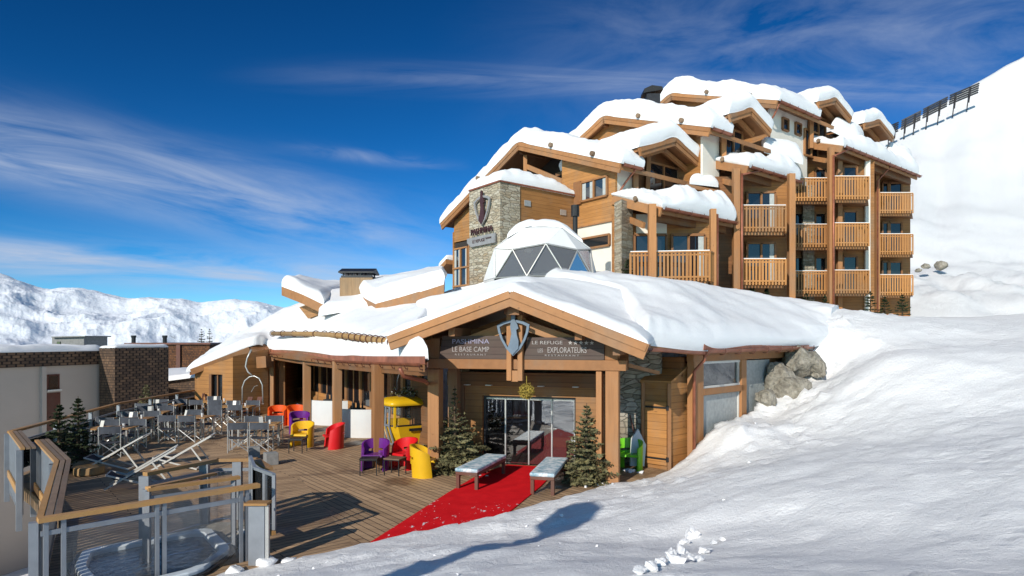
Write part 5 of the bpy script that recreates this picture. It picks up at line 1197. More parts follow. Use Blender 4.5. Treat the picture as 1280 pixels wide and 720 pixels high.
pl = thing('roof_plant', gc + V((0, -.05, 1.56)), 'frosty green plant arrangement on top of the yellow gondola cabin', 'plant')
bp('planter', M['pot'], pl, lambda m: m.box((.05, 0, .03), (.5, .25, .08)))
bp('foliage', M['needle'], pl, lambda m: leaves(m, 260, .05, 0, .06, .19, .1, .09, .07, rnd)); bp('frosted_twigs', M['white_paint'], pl, lambda m: leaves(m, 40, .05, 0, .08, .19, .1, .09, .05, rnd))

# --- director chairs and tables
def director():
    r = thing('director_chair', (0, 0, 0), 'x', 'director chair', 'grey canvas director chairs on the terrace')
    for sx in (-1, 1):
        for y in (-.2, .2):
            bp('leg', M['alu'], r, lambda m: m.tube([(sx * .27, y, 0), (sx * .27, y, .64 if y < 0 else .88)], .017, 6))
    for y in (-.2, .2):
        bp('cross_brace', M['alu'], r, lambda m: (m.tube([(-.26, y, .04), (.26, y, .44)], .014, 5), m.tube([(.26, y - .03, .04), (-.26, y - .03, .44)], .014, 5)))
    for sx in (-1, 1): bp('armrest', M['alu'], r, lambda m: m.box((sx * .27, -.01, .65), (.05, .44, .022)))
    bp('seat', M['canvas'], r, lambda m: m.grid([[V((x, y, .44 - .035 * (1 - (x / .26) ** 2))) for x in (-.26, -.13, 0, .13, .26)] for y in (-.22, .22)]).grid([[V((x, y, .43 - .035 * (1 - (x / .26) ** 2))) for x in (-.26, -.13, 0, .13, .26)] for y in (-.22, .22)], True))
    bp('backrest', M['canvas'], r, lambda m: m.grid([[V((x, .21 + .04 * (1 - (x / .29) ** 2), z)) for x in (-.29, -.15, 0, .15, .29)] for z in (.68, .88)]).grid([[V((x, .19 + .04 * (1 - (x / .29) ** 2), z)) for x in (-.29, -.15, 0, .15, .29)] for z in (.68, .88)], True))
    return r
def dtable():
    r = thing('terrace_table', (0, 0, 0), 'x', 'table', 'wooden tables on the terrace')
    bp('table_top', M['handrail'], r, lambda m: [m.box((0, -.3 + .12 * k, .735), (1.35, .11, .03)) for k in range(6)])
    for sx in (-1, 1):
        for sy in (-1, 1): bp('leg', M['alu'], r, lambda m: m.box((sx * .6, sy * .28, .36), (.04, .04, .72)))
    return r
dch, dtb = director(), dtable(); nC = 0; nT = 0
sets = [(112, 573, 8, 'the table beside the left railing firs'), (222, 553.5, -4, 'the table behind the white deck chairs'), (305, 566, 6, 'the table behind the grey cube lights'), (281, 535.5, 2, 'the table below the hanging chairlift'),
        (165, 546, 10, 'the table against the far left railing'), (188, 533, 6, 'the table nearest the shingled house'), (256, 527, 0, 'the farthest table, below the window'), (140, 557, 8, 'the table just behind the firs')]
glass_p = None
for x, y, rz, desc in sets:
    c = G(x, y) + V((0, .85, 0)); a = R(rz); M3 = Matrix.Rotation(a, 3, 'Z')
    place(dtb, nT == 0, c, a, 'wooden slatted terrace table, ' + desc.replace('the ', '', 1)); nT += 1
    for (dx, dy, ra, w_) in ((-.36, -.62, 0, 'left near seat'), (.36, -.66, 0, 'right near seat'), (-.36, .62, math.pi, 'left far seat'), (.36, .66, math.pi, 'right far seat')):
        jit = rnd.uniform(-.22, .22)
        place(dch, nC == 0, c + M3 @ V((dx + rnd.uniform(-.05, .05), dy, 0)), a + ra + jit + math.pi, 'grey director chair, ' + w_ + ' of ' + desc); nC += 1
    s_ = thing('menu_stand', c + M3 @ V((rnd.uniform(-.2, .2), 0, .75)), 'white menu holder standing on ' + desc, 'menu holder', 'menu holders on the terrace tables', a + rnd.uniform(-.6, .6))
    bp('card', M['white_paint'], s_, lambda m: m.prism([V((-.06, -.05, .02)), V((.06, -.05, .02)), V((.06, 0, .2)), V((-.06, 0, .2))], (0, .008, 0))); bp('base', M['dark_metal'], s_, lambda m: m.box((0, 0, .01), (.13, .13, .02)))
    g_ = thing('drinking_glass', c + M3 @ V((.45, -.1, .75)), 'clear drinking glass near the right end of ' + desc, 'glass', 'glasses on the terrace tables')
    bp('bowl', M['white_plastic'], g_, lambda m: m.lathe([(.03, 0), (.04, .12)], n=10))

# --- white framed deck chairs
def deckchair():
    r = thing('deck_chair', (0, 0, 0), 'x', 'deck chair', 'white framed deck chairs on the terrace')   # foot at origin, head towards +X
    for sy in (-1, 1):
        bp('long_rail', M['white_paint'], r, lambda m: m.bar((-.05, sy * .29, .06), (1.32, sy * .29, .86), .022, .036))
        bp('base_rail', M['white_paint'], r, lambda m: m.bar((-.02, sy * .255, .36), (.98, sy * .255, .03), .022, .036))
        bp('prop', M['white_paint'], r, lambda m: m.bar((.86, sy * .315, .60), (1.22, sy * .315, .06), .022, .035))
    bp('cross_bar', M['white_paint'], r, lambda m: (m.bar((1.3, -.29, .85), (1.3, .29, .85), .03, .03), m.bar((-.02, -.27, .36), (-.02, .27, .36), .03, .03), m.bar((.97, -.27, .03), (.97, .27, .03), .03, .03)))
    prof = [(-.02, .38), (.12, .27), (.30, .22), (.55, .37), (.85, .575), (1.1, .725), (1.3, .855)]
    bp('sling', M['sling'], r, lambda m: m.grid([[V((x, y, z)) for x, z in prof] for y in (-.25, .25)]).grid([[V((x, y, z - .012)) for x, z in prof] for y in (-.25, .25)], True))
    return r
dk = deckchair()
for i, (x, y, rz, lab) in enumerate(((112, 588, 12, 'white framed deck chair farthest left, beside the sawn log'), (137, 612, 22, 'white framed deck chair nearest the hot tub railing'), (196, 588, 14, 'white framed deck chair behind the other two, near the grey cubes'))):
    place(dk, i == 0, G(x, y), R(rz), lab)
# sawn log, cube lights, ladder, chairlift
tag(MB().lathe([(.30, 0), (.34, .03), (.33, .18), (.30, .2)], (0, 0, 0), 20).build('log_stump', M['log'], local=True), 'low round of sawn pale log lying flat beside the left railing', 'log').location = G(101, 596) + V((0, .3, 0))
for i, (x, y, s_, lab) in enumerate(((315, 573, .30, 'left grey concrete cube standing behind the tub railing'), (336, 582, .32, 'right grey concrete cube at the corner of the tub railing'))):
    o = MB().box((0, 0, s_ / 2), (s_, s_, s_)).build('cube_light', M['concrete'], local=True, bevel=.012); o.location = G(x, y) + V((0, .15, 0)); o.rotation_euler.z = R(25 + 10 * i); tag(o, lab, 'cube', 'grey concrete cubes')
ld = thing('step_ladder', G(253, 521) + V((0, .3, 0)), 'dark folding step leaning by the corner of the plank wall', 'ladder')
for sx in (-1, 1): bp('rail', M['bench_wood'], ld, lambda m: (m.bar((-.1, sx * .2, 0), (-.02, sx * .2, 1.0), .04, .06, (0, 1, 0)), m.bar((.42, sx * .2, 0), (.02, sx * .2, 1.0), .04, .06, (0, 1, 0))))
bp('step', M['bench_wood'], ld, lambda m: [m.box((.34 - .11 * k, 0, .2 + .25 * k), (.14, .4, .03)) for k in range(4)])
lc = G(317, 522) + V((0, .0, 0)); lc = V((lc.x, 26.6, 0)); lc.x = (316 - 640) / F * 26.6
lift = thing('chairlift_seat', lc, 'old chairlift seat with wooden slats hung from a bent steel hanger by the plank wall', 'chairlift')
def LP(x, y, dy=0): p = P(x, y, 26.6 + dy); return p - lc
bp('hanger', M['alu'], lift, lambda m: m.tube([LP(314, 437), LP(309, 448), LP(307, 458), LP(310, 465), LP(316, 470)], .035, 8), smooth=True)
bp('frame', M['alu'], lift, lambda m: (m.tube([LP(303, 505), LP(303, 484), LP(306, 476), LP(312, 471), LP(318, 470), LP(324, 473), LP(328, 481), LP(329, 505)], .03, 8), m.tube([LP(303, 505), LP(303, 505, -.5)], .025, 6), m.tube([LP(329, 505), LP(329, 505, -.5)], .025, 6)), smooth=True)
for sx in (309, 321): bp('backrest', M['bench_wood'], lift, lambda m: m.prism([LP(sx - 1, 505), LP(sx + 5, 505), LP(sx + 7, 496), LP(sx + 1, 496)], (0, .04, 0)))
bp('seat', M['bench_wood'], lift, lambda m: m.prism([LP(302, 505), LP(330, 505), LP(330, 505, -.5), LP(302, 505, -.5)], (0, 0, .04)))
bp('safety_bar', M['alu'], lift, lambda m: m.tube([LP(314, 490), LP(318, 483), LP(322, 482)], .012, 5))
bp('stand', M['dark_metal'], lift, lambda m: (m.tube([LP(316, 506), (0, 0, 0)], .03, 6), m.box((0, 0, .02), (.5, .5, .04))))
# --- hanging ball of dried leaves over the doors, boards leaning behind the right post
hb_ = thing('hanging_wreath', PF(1.98, .25, 2.1), 'round ball of dried yellow mistletoe hanging under the entrance beam', 'wreath')
def ball(m):
    r_ = random.Random(3)
    for _ in range(520):
        d = V((r_.gauss(0, 1), r_.gauss(0, 1), r_.gauss(0, 1))).normalized(); p = d * r_.uniform(.10, .185); t = V((r_.uniform(-1, 1), r_.uniform(-1, 1), r_.uniform(-1, 1))).normalized() * .04; o = d.cross(t).normalized() * .014
        m.quad(p - t, p + o, p + t + d * .02, p - o)
bp('leaf_ball', M['dry'], hb_, ball); bp('string', M['dry'], hb_, lambda m: m.tube([(0, 0, .15), (0, 0, .36)], .008, 5))
sn = thing('snow_scoop', V((3.05, 16.3, 0)), 'white snow scoop with a dark handle leaning on the stone wall behind the right post', 'shovel')
bp('scoop', M['white_plastic'], sn, lambda m: m.prism([V((-.05, 0, .1)), V((.3, .05, .08)), V((.38, .2, .6)), V((.2, .32, 1.0)), V((.02, .25, .75))], (.02, -.04, 0)))
bp('handle', M['bench_wood'], sn, lambda m: m.tube([V((.30, .1, .05)), V((0.02, .4, 1.35))], .02, 6))

# ------------------------------------------------------------------ railings of the terrace
def post(m, p, z0, z1, w_=.09, d_=.05): m.bar(up(p, z0), up(p, z1), w_, d_, (0, 1, 0))
def slat_rail(pts, lab, z0=-.35, zt=1.1, boards=3):
    r = thing('terrace_railing', (pts[0][0], pts[0][1], 0), lab, 'railing')
    pts = [V(p) for p in pts]
    for a, b in zip(pts, pts[1:]):
        d = (b - a).normalized(); sd = V((-d.y, d.x))
        for k in range(boards): bp('handrail_board', M['handrail'] if k == 0 else M['grey_wood'], r, lambda m: m.bar(up(a + sd * (.09 * k), zt), up(b + sd * (.09 * k), zt), .072, .045), False)
        L = (b - a).length; n = int(L / .17)
        bp('slat_panel', M['grey_metal'], r, lambda m: [m.bar(up(a.lerp(b, (k + .5) / n), z0 + .1 * (k % 2)), up(a.lerp(b, (k + .5) / n), zt - .03), .12, .03, (sd.x, sd.y, 0)) for k in range(n)] and None, False)
        for e in (a, b): bp('post', M['grey_metal'], r, lambda m: m.bar(up(e - sd * .06, z0 - .2), up(e - sd * .06, zt - .03), .1, .1, (sd.x, sd.y, 0)), False)
        bp('kick_board', M['handrail'], r, lambda m: m.bar(up(a - sd * .04, .12), up(b - sd * .04, .12), .03, .16), False)
    return r
slat_rail([(-12.0, 15.3), (-9.9, 12.95)], 'far slatted grey railing with a wooden top at the outer left corner of the terrace')
slat_rail([(-10.4, 14.0), (-8.22, 11.55), (-5.80, 7.86)], 'bent slatted grey railing with a three board wooden top leading to the hot tub')
def wire_rail(pts, lab, nz=3):
    r = thing('terrace_railing', (pts[0][0], pts[0][1], 0), lab, 'railing'); pts = [V(p) for p in pts]
    for a, b in zip(pts, pts[1:]):
        bp('handrail', M['handrail'], r, lambda m: m.bar(up(a, 1.1), up(b, 1.1), .13, .06), False)
        n = max(1, int((b - a).length / 1.9))
        for k in range(n): bp('post', M['grey_metal'], r, lambda m: m.bar(up(a.lerp(b, k / n), 0), up(a.lerp(b, k / n), 1.07), .10, .06, (0, 1, 0)), False)
        bp('mid_rail', M['grey_metal'], r, lambda m: m.bar(up(a, .82), up(b, .82), .035, .05), False)
        bp('glass_panel', M['clear_glass'], r, lambda m: m.bar(up(a, .45), up(b, .45), .012, .66), False)
    return r
wire_rail([(-12.0, 15.3), (-13.65, 22.2), (-13.95, 28.6)], 'long wooden topped railing along the far left side of the terrace')
wire_rail([(-13.95, 28.6), (-12.9, 29.2)], 'short wooden topped railing beside the corner of the plank wall')
# hot tub enclosure
FA, FB = V((-5.76, 7.82)), V((-3.92, 9.62))
fr = thing('tub_railing', (FA.x, FA.y, 0), 'front glass railing of the hot tub with a wooden top and grey posts', 'railing')
bp('handrail', M['handrail'], fr, lambda m: m.bar(up(FA + V((-.02, -.02)), 1.101), up(FB + V((.08, .08)), 1.10), .12, .06), False)
bp('mid_rail', M['grey_metal'], fr, lambda m: m.bar(up(FA, .93), up(FB, .93), .04, .06), False)
for k in (.02, .09, .50, .535, .94, .975): bp('post', M['grey_metal'], fr, lambda m: m.bar(up(FA.lerp(FB, k), -.5), up(FA.lerp(FB, k), 1.07), .06, .05, (.7, .7, 0)), False)
for a, b in ((.10, .49), (.545, .93)): bp('glass_panel', M['clear_glass'], fr, lambda m: m.bar(up(FA.lerp(FB, a), .45), up(FA.lerp(FB, b), .45), .012, .9), False)
fb = thing('tub_railing', (-6, 10.5, 0), 'rear railing of the hot tub with a bent wooden top beside the deck chairs', 'railing')
q0, q1, q2 = V((-6.02, 10.5)), V((-5.40, 11.75)), V((-4.70, 11.8))
bp('handrail', M['handrail'], fb, lambda m: m.bar(up(q2 + V((.02, -.08)), 1.098), up(V((-4.16, 10.95)), 1.098), .14, .05), False)
for a, b in ((q0, q1), (q1, q2)):
    bp('handrail', M['handrail'], fb, lambda m: m.bar(up(a, 1.1), up(b, 1.1), .12, .06), False)
    bp('mid_rail', M['grey_metal'], fb, lambda m: m.bar(up(a, .92), up(b, .92), .035, .05), False)
    bp('glass_panel', M['clear_glass'], fb, lambda m: m.bar(up(a, .45), up(b, .45), .012, .86), False)
for p_ in (q0, q0.lerp(q1, .8), q1.lerp(q2, .5), q2): bp('post', M['grey_metal'], fb, lambda m: m.bar(up(p_, 0), up(p_, 1.07), .16, .09, (0, 1, 0)), False)
f2_ = thing('tub_railing', (-5.3, 9.4, 0), 'inner railing of the hot tub with a straight wooden top and a sloping stair rail', 'railing')
r0, r1 = V((-5.36, 9.42)), V((-4.42, 10.22))
bp('handrail', M['handrail'], f2_, lambda m: m.bar(up(r0, 1.1), up(r1 + V((.05, .04)), 1.1), .11, .05), False)
bp('stair_rail', M['handrail'], f2_, lambda m: m.bar(up(r0, 1.12), up(V((-5.15, 11.1)), .98), .09, .045), False)
bp('mid_rail', M['grey_metal'], f2_, lambda m: m.bar(up(r0, .97), up(r1, .97), .03, .05), False)
for p_ in (r0, r0 + V((-.12, .15)), r0.lerp(r1, .98)): bp('post', M['grey_metal'], f2_, lambda m: m.bar(up(p_, -.1), up(p_, 1.07), .07, .05, (0, 1, 0)), False)
bp('glass_panel', M['clear_glass'], f2_, lambda m: m.bar(up(r0, .5), up(r1, .5), .012, .85), False)
gt = thing('tub_gate', (-4.3, 10, 0), 'grey framed glass gate on the right side of the hot tub enclosure', 'gate')
gp = [V((-4.70, 11.5)), V((-4.22, 10.5)), V((-3.70, 9.95))]
for a, b in zip(gp, gp[1:]):
    bp('gate_frame', M['grey_metal'], gt, lambda m: (m.bar(up(a, .35), up(a, 1.2), .05, .05, (1, 0, 0)), m.bar(up(b, .35), up(b, 1.2), .05, .05, (1, 0, 0)), m.bar(up(a, 1.2), up(b, 1.2), .05, .05), m.bar(up(a, .38), up(b, .38), .05, .05), m.bar(up(a.lerp(b, .5), .38), up(a.lerp(b, .5), 1.2), .04, .04, (1, 0, 0))), False)
    bp('glass_panel', M['clear_glass'], gt, lambda m: m.bar(up(a, .78), up(b, .78), .012, .8), False)
    bp('lower_board', M['handrail'], gt, lambda m: m.bar(up(a, .30), up(b, .30), .06, .07), False)
cab = thing('tub_cabinet', (-3.74, 9.42, 0), 'grey metal end panel with a wooden cap at the hot tub corner', 'panel')
bp('panel', M['grey_metal'], cab, lambda m: m.box((0, .0, .38), (.24, .12, 1.0)), bevel=.006); bp('cap', M['handrail'], cab, lambda m: m.box((0, 0, .90), (.34, .2, .035))); bp('edge_post', M['alu'], cab, lambda m: m.box((.15, -.02, .38), (.05, .06, 1.0)))
# the hot tub itself
tub = thing('hot_tub', (-5.25, 10.0, 0), 'sunken hot tub with a pale rim and dark blue water in front of the terrace', 'hot tub', None, 0)
tc_ = [G(103, 690, .06), G(262, 661, .06), G(290, 688, .06), G(250, 716, .06), G(120, 748, .06), G(92, 712, .06)]
tcen = sum(tc_, V()) / 6; tub.location = (tcen.x, tcen.y, 0)
def rr(k, z): 
    o = []
    n = len(tc_)
    for i in range(n):
        for t_ in (.0, .12, .5, .88):
            a, b = tc_[i], tc_[(i + 1) % n]; p = a.lerp(b, t_)
            if t_ == 0: p = p.lerp((tc_[i - 1].lerp(a, .88) + a.lerp(b, .12)) / 2, .7)
            o.append(V((tcen.x + (p.x - tcen.x) * k, tcen.y + (p.y - tcen.y) * k, z)))
    return o + [o[0]]
bp('rim', M['tub'], tub, lambda m: m.grid([rr(1.0, .01), rr(1.0, .085), rr(.985, .105), rr(.86, .105), rr(.84, .08), rr(.82, -.35)]), False)
bp('outer_skirt', M['dark_metal'], tub, lambda m: m.grid([rr(1.07, .006), rr(1.07, .045), rr(1.0, .045)]), False)
bp('rim_grille', M['white_paint'], tub, lambda m: [m.box(rr(.93, .108)[1].lerp(rr(.93, .108)[3], k / 40), (.012, .07, .008)) for k in range(41)], False)
bp('water', M['water'], tub, lambda m: m.quad(*rr(.85, .03)[:-1]), False)
bp('surround', M['stone_dark'], tub, lambda m: m.prism([V((x, y, .003)) for x, y in ((-5.75, 7.95), (-3.95, 9.65), (-4.15, 10.5), (-4.6, 11.6), (-5.3, 11.6), (-6.0, 10.6), (-6.6, 9.4))], (0, 0, -.12)), False)
# ================================================================== firs, rocks, village, hillside fences
def fir(loc, H, Rd, seed, lab, mat='needle', dens=1.0, group=None, wide=1.0, bare=.0, name='fir_tree', pot=False, lean=0.0, tp=.8):
    r_ = random.Random(seed); t = thing(name, loc, lab, 'fir tree', group)
    mb = MB(); mb.tube([(0, 0, -.15), (lean * .4, 0, H * .5), (lean, 0, H)], [.03 + H * .014, .02 + H * .008, .006], 7); mb.build('trunk', M['bark'], t, local=True)
    mb = MB(); br = MB(); nl = int(15 * dens ** .5)
    for i in range(nl):
        k = (i + r_.uniform(-.25, .25)) / (nl - 1); k = max(0, min(1, k)); z = H * (.07 + .88 * k)
        L = Rd * (1 - k) ** tp * (1 - .25 * (k < .12)) + .06 * H * .4
        nb = max(3, int((10 - (8 if tp > 1.2 else 5) * k) * dens ** .5))
        for j in range(nb):
            a = 2 * math.pi * (j + r_.uniform(-.35, .35)) / nb + i; l = L * r_.uniform(.65, 1.12); rise = (-.12 + .75 * k + r_.uniform(-.12, .12))
            d = V((math.cos(a), math.sin(a), rise)).normalized(); o = V((lean * z / H, 0, z)); side = d.cross(V((0, 0, 1))).normalized(); sag = V((0, 0, -.16 * l))
            pt = lambda s: o + d * (l * s) + sag * (s * s) * (1 - k) + V((0, 0, .12 * l)) * max(0, s - .7)
            br.tube([pt(0), pt(.5), pt(1)], [.009 * H ** .5, .007, .003], 4, False)
            nt_ = max(4, int(l / .055 * dens))
            for q in range(nt_):
                s = (q + r_.random()) / nt_
                if s < .12 + bare * r_.random() or (tp > 1.2 and k > .4 and r_.random() < .45): continue
                p = pt(s); tl = l * (.42 * (1 - s) + .10) * r_.uniform(.6, 1.2)
                for sg in (-1, 1):
                    e = p + side * (sg * tl) + d * (tl * .7) + V((0, 0, r_.uniform(-.25, .12) * tl)); m_ = p.lerp(e, .5)
                    n_nd = max(2, int(tl / .045))
                    for w_ in range(n_nd):
                        c = p.lerp(e, (w_ + .6) / n_nd); ax = (e - p).normalized() * .035
                        u_ = V((r_.uniform(-1, 1), r_.uniform(-1, 1), r_.uniform(-.3, 1))).normalized() * r_.uniform(.020, .040) * wide
                        mb.add([c - ax, c + u_, c + ax * 1.3, c - u_], [[0, 1, 2, 3]])
    br.build('branch', M['bark'], t, local=True, recalc=False)
    mb.build('foliage', M[mat], t, local=True, recalc=False)
    if pot: MB().lathe([(.16, 0), (.22, .02), (.25, .3), (.22, .3)], n=14).build('pot', M['pot'], t, local=True)
    return t
fir(G(571, 590) + V((-.06, .1, 0)), 2.15, 1.12, 2, 'bigger sparse fir left of the entrance, beside the yellow armchair', dens=1.25, wide=1.25, bare=.05, tp=1.55)
fir(V((1.72, 14.75, 0)), 1.85, .72, 7, 'fir on the right of the entrance, pressed against the gable post', dens=1.25, wide=1.25, bare=.05, tp=1.0)
fir(V((-11.15, 15.75, 0)), 1.75, .44, 11, 'dark potted fir nearest the outer corner of the left railing', 'needle_dark', 1.1, 'potted firs along the left railing', 1.4, pot=True)
fir(V((-12.0, 17.7, 0)), 1.75, .46, 12, 'dark potted fir second from the outer corner of the left railing', 'needle_dark', 1.0, 'potted firs along the left railing', 1.4, pot=True)
p_ = G(185, 528); fir(V((-15.2, 26.6, -.4)), 1.9, .6, 13, 'small yellowish fir behind the far left railing, in front of the shingles', 'needle', .9, None, 1.5)
hf = 'young firs below the hotel balconies'
for i, (x, yb, yt, Y, lab) in enumerate(((1088, 389, 366, 34, 'young fir directly below the right end of the middle balconies'), (1106, 393, 373, 33, 'young fir between its two neighbours on the snow crest below the hotel'), (1128, 396, 370, 32, 'young fir standing farthest right on the snow crest below the hotel'), (1008, 386, 368, 35, 'young fir half sunk in snow below the middle balconies'), (1031, 387, 371, 35.4, 'small fir sunk in snow at the foot of the tall balcony post'), (785, 352, 326, 27.6, 'tiny fir at the foot of the stone pier by the first balcony'), (940, 374, 358, 31, 'small fir sunk in snow below the second balcony column'), (958, 376, 362, 31.2, 'little fir right of another below the second balcony column'))):
    b_ = P(x, yb, Y); h_ = (yb - yt) / F * Y + .5; fir(V((b_.x, b_.y, b_.z - .4)), h_, h_ * .36, 30 + i, lab, 'needle_dark', .55, hf, 1.9)

# --- boulders
def boulder(c, size, seed, lab, group):
    r_ = random.Random(seed * 7 + 1); bm = bmesh.new()
    for k in range(22):
        d = V((r_.gauss(0, 1), r_.gauss(0, 1), r_.gauss(0, 1))).normalized() * r_.uniform(.82, 1.12); bm.verts.new(V((d.x, d.y, d.z)))
    h = bmesh.ops.convex_hull(bm, input=bm.verts); bmesh.ops.delete(bm, geom=[g for g in h['geom_interior'] if isinstance(g, bmesh.types.BMVert)], context='VERTS')
    bmesh.ops.bevel(bm, geom=bm.edges[:], offset=.05, segments=1, affect='EDGES')
    bmesh.ops.triangulate(bm, faces=bm.faces); bmesh.ops.subdivide_edges(bm, edges=bm.edges[:], cuts=3, use_grid_fill=True)
    for v_ in bm.verts:
        p = v_.co.copy(); d = 1 + .10 * noise.fractal(p * 2.2 + V((seed, 0, 0)), 1, 2, 5) - .10 * max(0, .12 - abs(noise.noise(p * 1.6 + V((0, seed, 0))))) / .12; p *= d
        v_.co = V((p.x * size[0], p.y * size[1], p.z * size[2]))
    me = bpy.data.meshes.new('boulder'); bm.to_mesh(me); bm.free(); me.materials.append(M['rock'])
    o = bpy.data.objects.new('boulder', me); col.objects.link(o); o.location = c; return tag(o, lab, 'boulder', group)
gB = 'boulders beside the side wing'
for x, y, Y, s_, sd, lab in ((972, 478, 21.2, (.62, .6, .85), 1, 'big pale boulder against the end of the side wing, leftmost of its pile'), (992, 456, 22.0, (.80, .7, .75), 2, 'upper boulder tucked beneath the roof snow at the end of the side wing'), (1011, 455, 22.0, (.52, .6, .62), 5, 'rounded boulder on the right of the pile, just below the overhanging snow'), (993, 486, 20.9, (.75, .6, .5), 4, 'low flat boulder at the front of the pile, rising from the snow'), (1024, 462, 21.7, (.30, .4, .38), 9, 'smallest brownish boulder at the right edge of the pile'), (958, 498, 20.4, (.36, .4, .35), 8, 'small boulder at the left foot of the pile by the frosted panel')):
    boulder(P(x, y, Y - 1.5), tuple(q * .90 for q in s_), sd, lab, gB)
for x, y, Y, s_, sd, lab in ((1175, 327, 56, (.95, .9, .75), 3, 'brown boulder poking out of the snow slope right of the hotel'), (1157, 328, 55.5, (.75, .6, .42), 6, 'flatter grey rock poking out of the slope beside the hotel corner'), (1148, 333, 55, (.45, .5, .3), 7, 'smallest rock on the slope next to the hotel corner')):
    boulder(P(x, y + 5, Y), tuple(q * .62 for q in s_), sd, lab, 'rocks on the hillside')

# --- avalanche fences on the crest
def avafence(x0, y0, x1, y1, Y0, Y1, seed, lab):
    a, b = P(x0, y0, Y0), P(x1, y1, Y1); t = thing('avalanche_fence', a, lab, 'avalanche fence', 'avalanche fences along the crest')
    lean = V((-.25, -.55, .80)).normalized(); h = 1.75; back = V((.5, .9, -.2)); n = 2
    for k in range(5): bp('cross_beam', M['dark_metal'], t, lambda m: m.bar(a + lean * (.35 + h * k / 4.6), b + lean * (.35 + h * k / 4.6), .22, .26), False)
    for k in range(n):
        c = a.lerp(b, (k + .35) / n)
        bp('upright', M['dark_metal'], t, lambda m: m.bar(c - lean * .8 + V((0, -.2, 0)), c + lean * (h + .1) + V((0, -.2, 0)), .26, .26), False)
        bp('strut', M['dark_metal'], t, lambda m: m.bar(c + lean * h * .7, c - back * -2.0 + V((0, 0, -1.2)), .15, .15), False)
for i, q in enumerate(((1186, 133, 1222, 118, 112, 111, 'avalanche fence at the upper right end of the row'), (1153, 150, 1183, 135, 113, 112, 'avalanche fence second from the upper right end of the row'), (1126, 164, 1150, 152, 114, 113, 'avalanche fence second from the hotel roof in the row'), (1108, 172, 1122, 166, 114, 114, 'avalanche fence partly hidden by the hotel roof'))):
    avafence(*q[:6], i, q[6])

# --- village houses beyond the terrace
vh = thing('white_house', (-22, 30, -6.6), 'white plastered block with dark shingled top and snowy roof, left of terrace', 'building')
c0 = V((XY(126, 32).x, 32.0)); hd, hs2 = V((.30, .954)), V((.954, -.30))      # far corner, along the wall, across it
def hq(t, s_, z): p = c0 - hd * t + hs2 * s_; return V((p.x, p.y, z))
def vb(name, mat, x0, x1, y0, y1, Y, dpt, root, vY=None):
    return bp(name, mat, root, lambda m: m.prism([P(x0, y0, Y), P(x1, y0, Y), P(x1, y1, Y), P(x0, y1, Y)], (0, dpt, 0)), False)
def ht(x):                                           # distance along the wall where the photograph shows column x
    r_ = (x - 640) / F; return (c0.x - r_ * c0.y) / (hd.x - r_ * hd.y)
def hbox(name, mat, x0, x1, z0, z1, out, root, th=.2):
    t0, t1 = ht(x0), ht(x1); return bp(name, mat, root, lambda m: m.prism([hq(t0, out, z0), hq(t1, out, z0), hq(t1, out, z1), hq(t0, out, z1)], (-hs2.x * th, -hs2.y * th, 0)), False)
bp('wall', M['grey_plaster'], vh, lambda m: m.prism([hq(0, 0, -8), hq(14, 0, -8), hq(14, -9, -8), hq(0, -9, -8)], (0, 0, 10.1)), False)
bp('parapet', M['shingle_dark'], vh, lambda m: m.prism([hq(-.1, .14, 2.1), hq(14.2, .14, 2.1), hq(14.2, -9.2, 2.1), hq(-.1, -9.2, 2.1)], (0, 0, .70)), False)
hbox('pilaster', M['grey_plaster'], 50, 55.5, -8, 2.09, .14, vh)
bp('shingled_corner', M['shingle_dark'], vh, lambda m: m.prism([hq(.25, .2, -8), hq(.25, 1.2, -8), hq(-3, 1.2, -8), hq(-3, .2, -8)], (0, 0, 10.92)), False)
z_ = lambda y: ZH(y, 29.6)
wv = hbox('window', M['bench_wood'], 58, 74, z_(488), z_(468), .03, vh); hbox('window_pane', M['glass_dark'], 60.5, 72, z_(487), z_(470), .05, wv, .03); hbox('window_sill', M['white_paint'], 57, 75, z_(489), z_(487), .14, wv, .15)
hbox('door', M['bench_wood'], 58, 75, z_(560), z_(491), .03, vh)
sv_ = thing('roof_snow', (-22, 30, 2.9), 'snow lying on the flat roof of the white house', 'snow'); sv_['kind'] = 'stuff'
mb = MB(); pillow(mb, [[hq(14.2, .16, 2.8), hq(7, .16, 2.8), hq(-.1, .16, 2.8)], [hq(14.2, -9, 2.8), hq(7, -9, 2.8), hq(-.1, -9, 2.8)]], .26, rim=.3, nu=80, nv=16, seed=91, amp=.4); mb.build('snow_layer', M['roof_snow'], sv_, smooth=True)
mb = MB(); pillow(mb, [[hq(.25, .2, 2.92), hq(.25, 1.2, 2.92)], [hq(-3, .2, 2.92), hq(-3, 1.2, 2.92)]], .14, rim=.2, nu=16, nv=12, seed=92, amp=.3); mb.build('snow_layer', M['roof_snow'], sv_, smooth=True)
rb = thing('rooftop_hut', P(84, 431, 38), 'small grey concrete hut on the snowy roof of the white house', 'hut')
bp('hut_wall', M['concrete'], rb, lambda m: m.prism([P(65, 436, 38), P(105, 434, 38), P(105, 421, 38), P(65, 422, 38)], (0, 2.2, 0)), False); bp('hut_roof', M['concrete'], rb, lambda m: m.prism([P(64, 422, 37.8), P(106, 421, 37.8), P(106, 419.6, 37.8), P(64, 420.6, 37.8)], (0, 2.5, 0)), False); bp('hut_window', M['glass_dark'], rb, lambda m: m.prism([P(71, 430, 37.95), P(75, 430, 37.95), P(75, 427, 37.95), P(71, 427, 37.95)], (0, .1, 0)), False)
sh_ = thing('shingle_house', P(205, 462, 50), 'brown shingled flat house behind the white block', 'building')
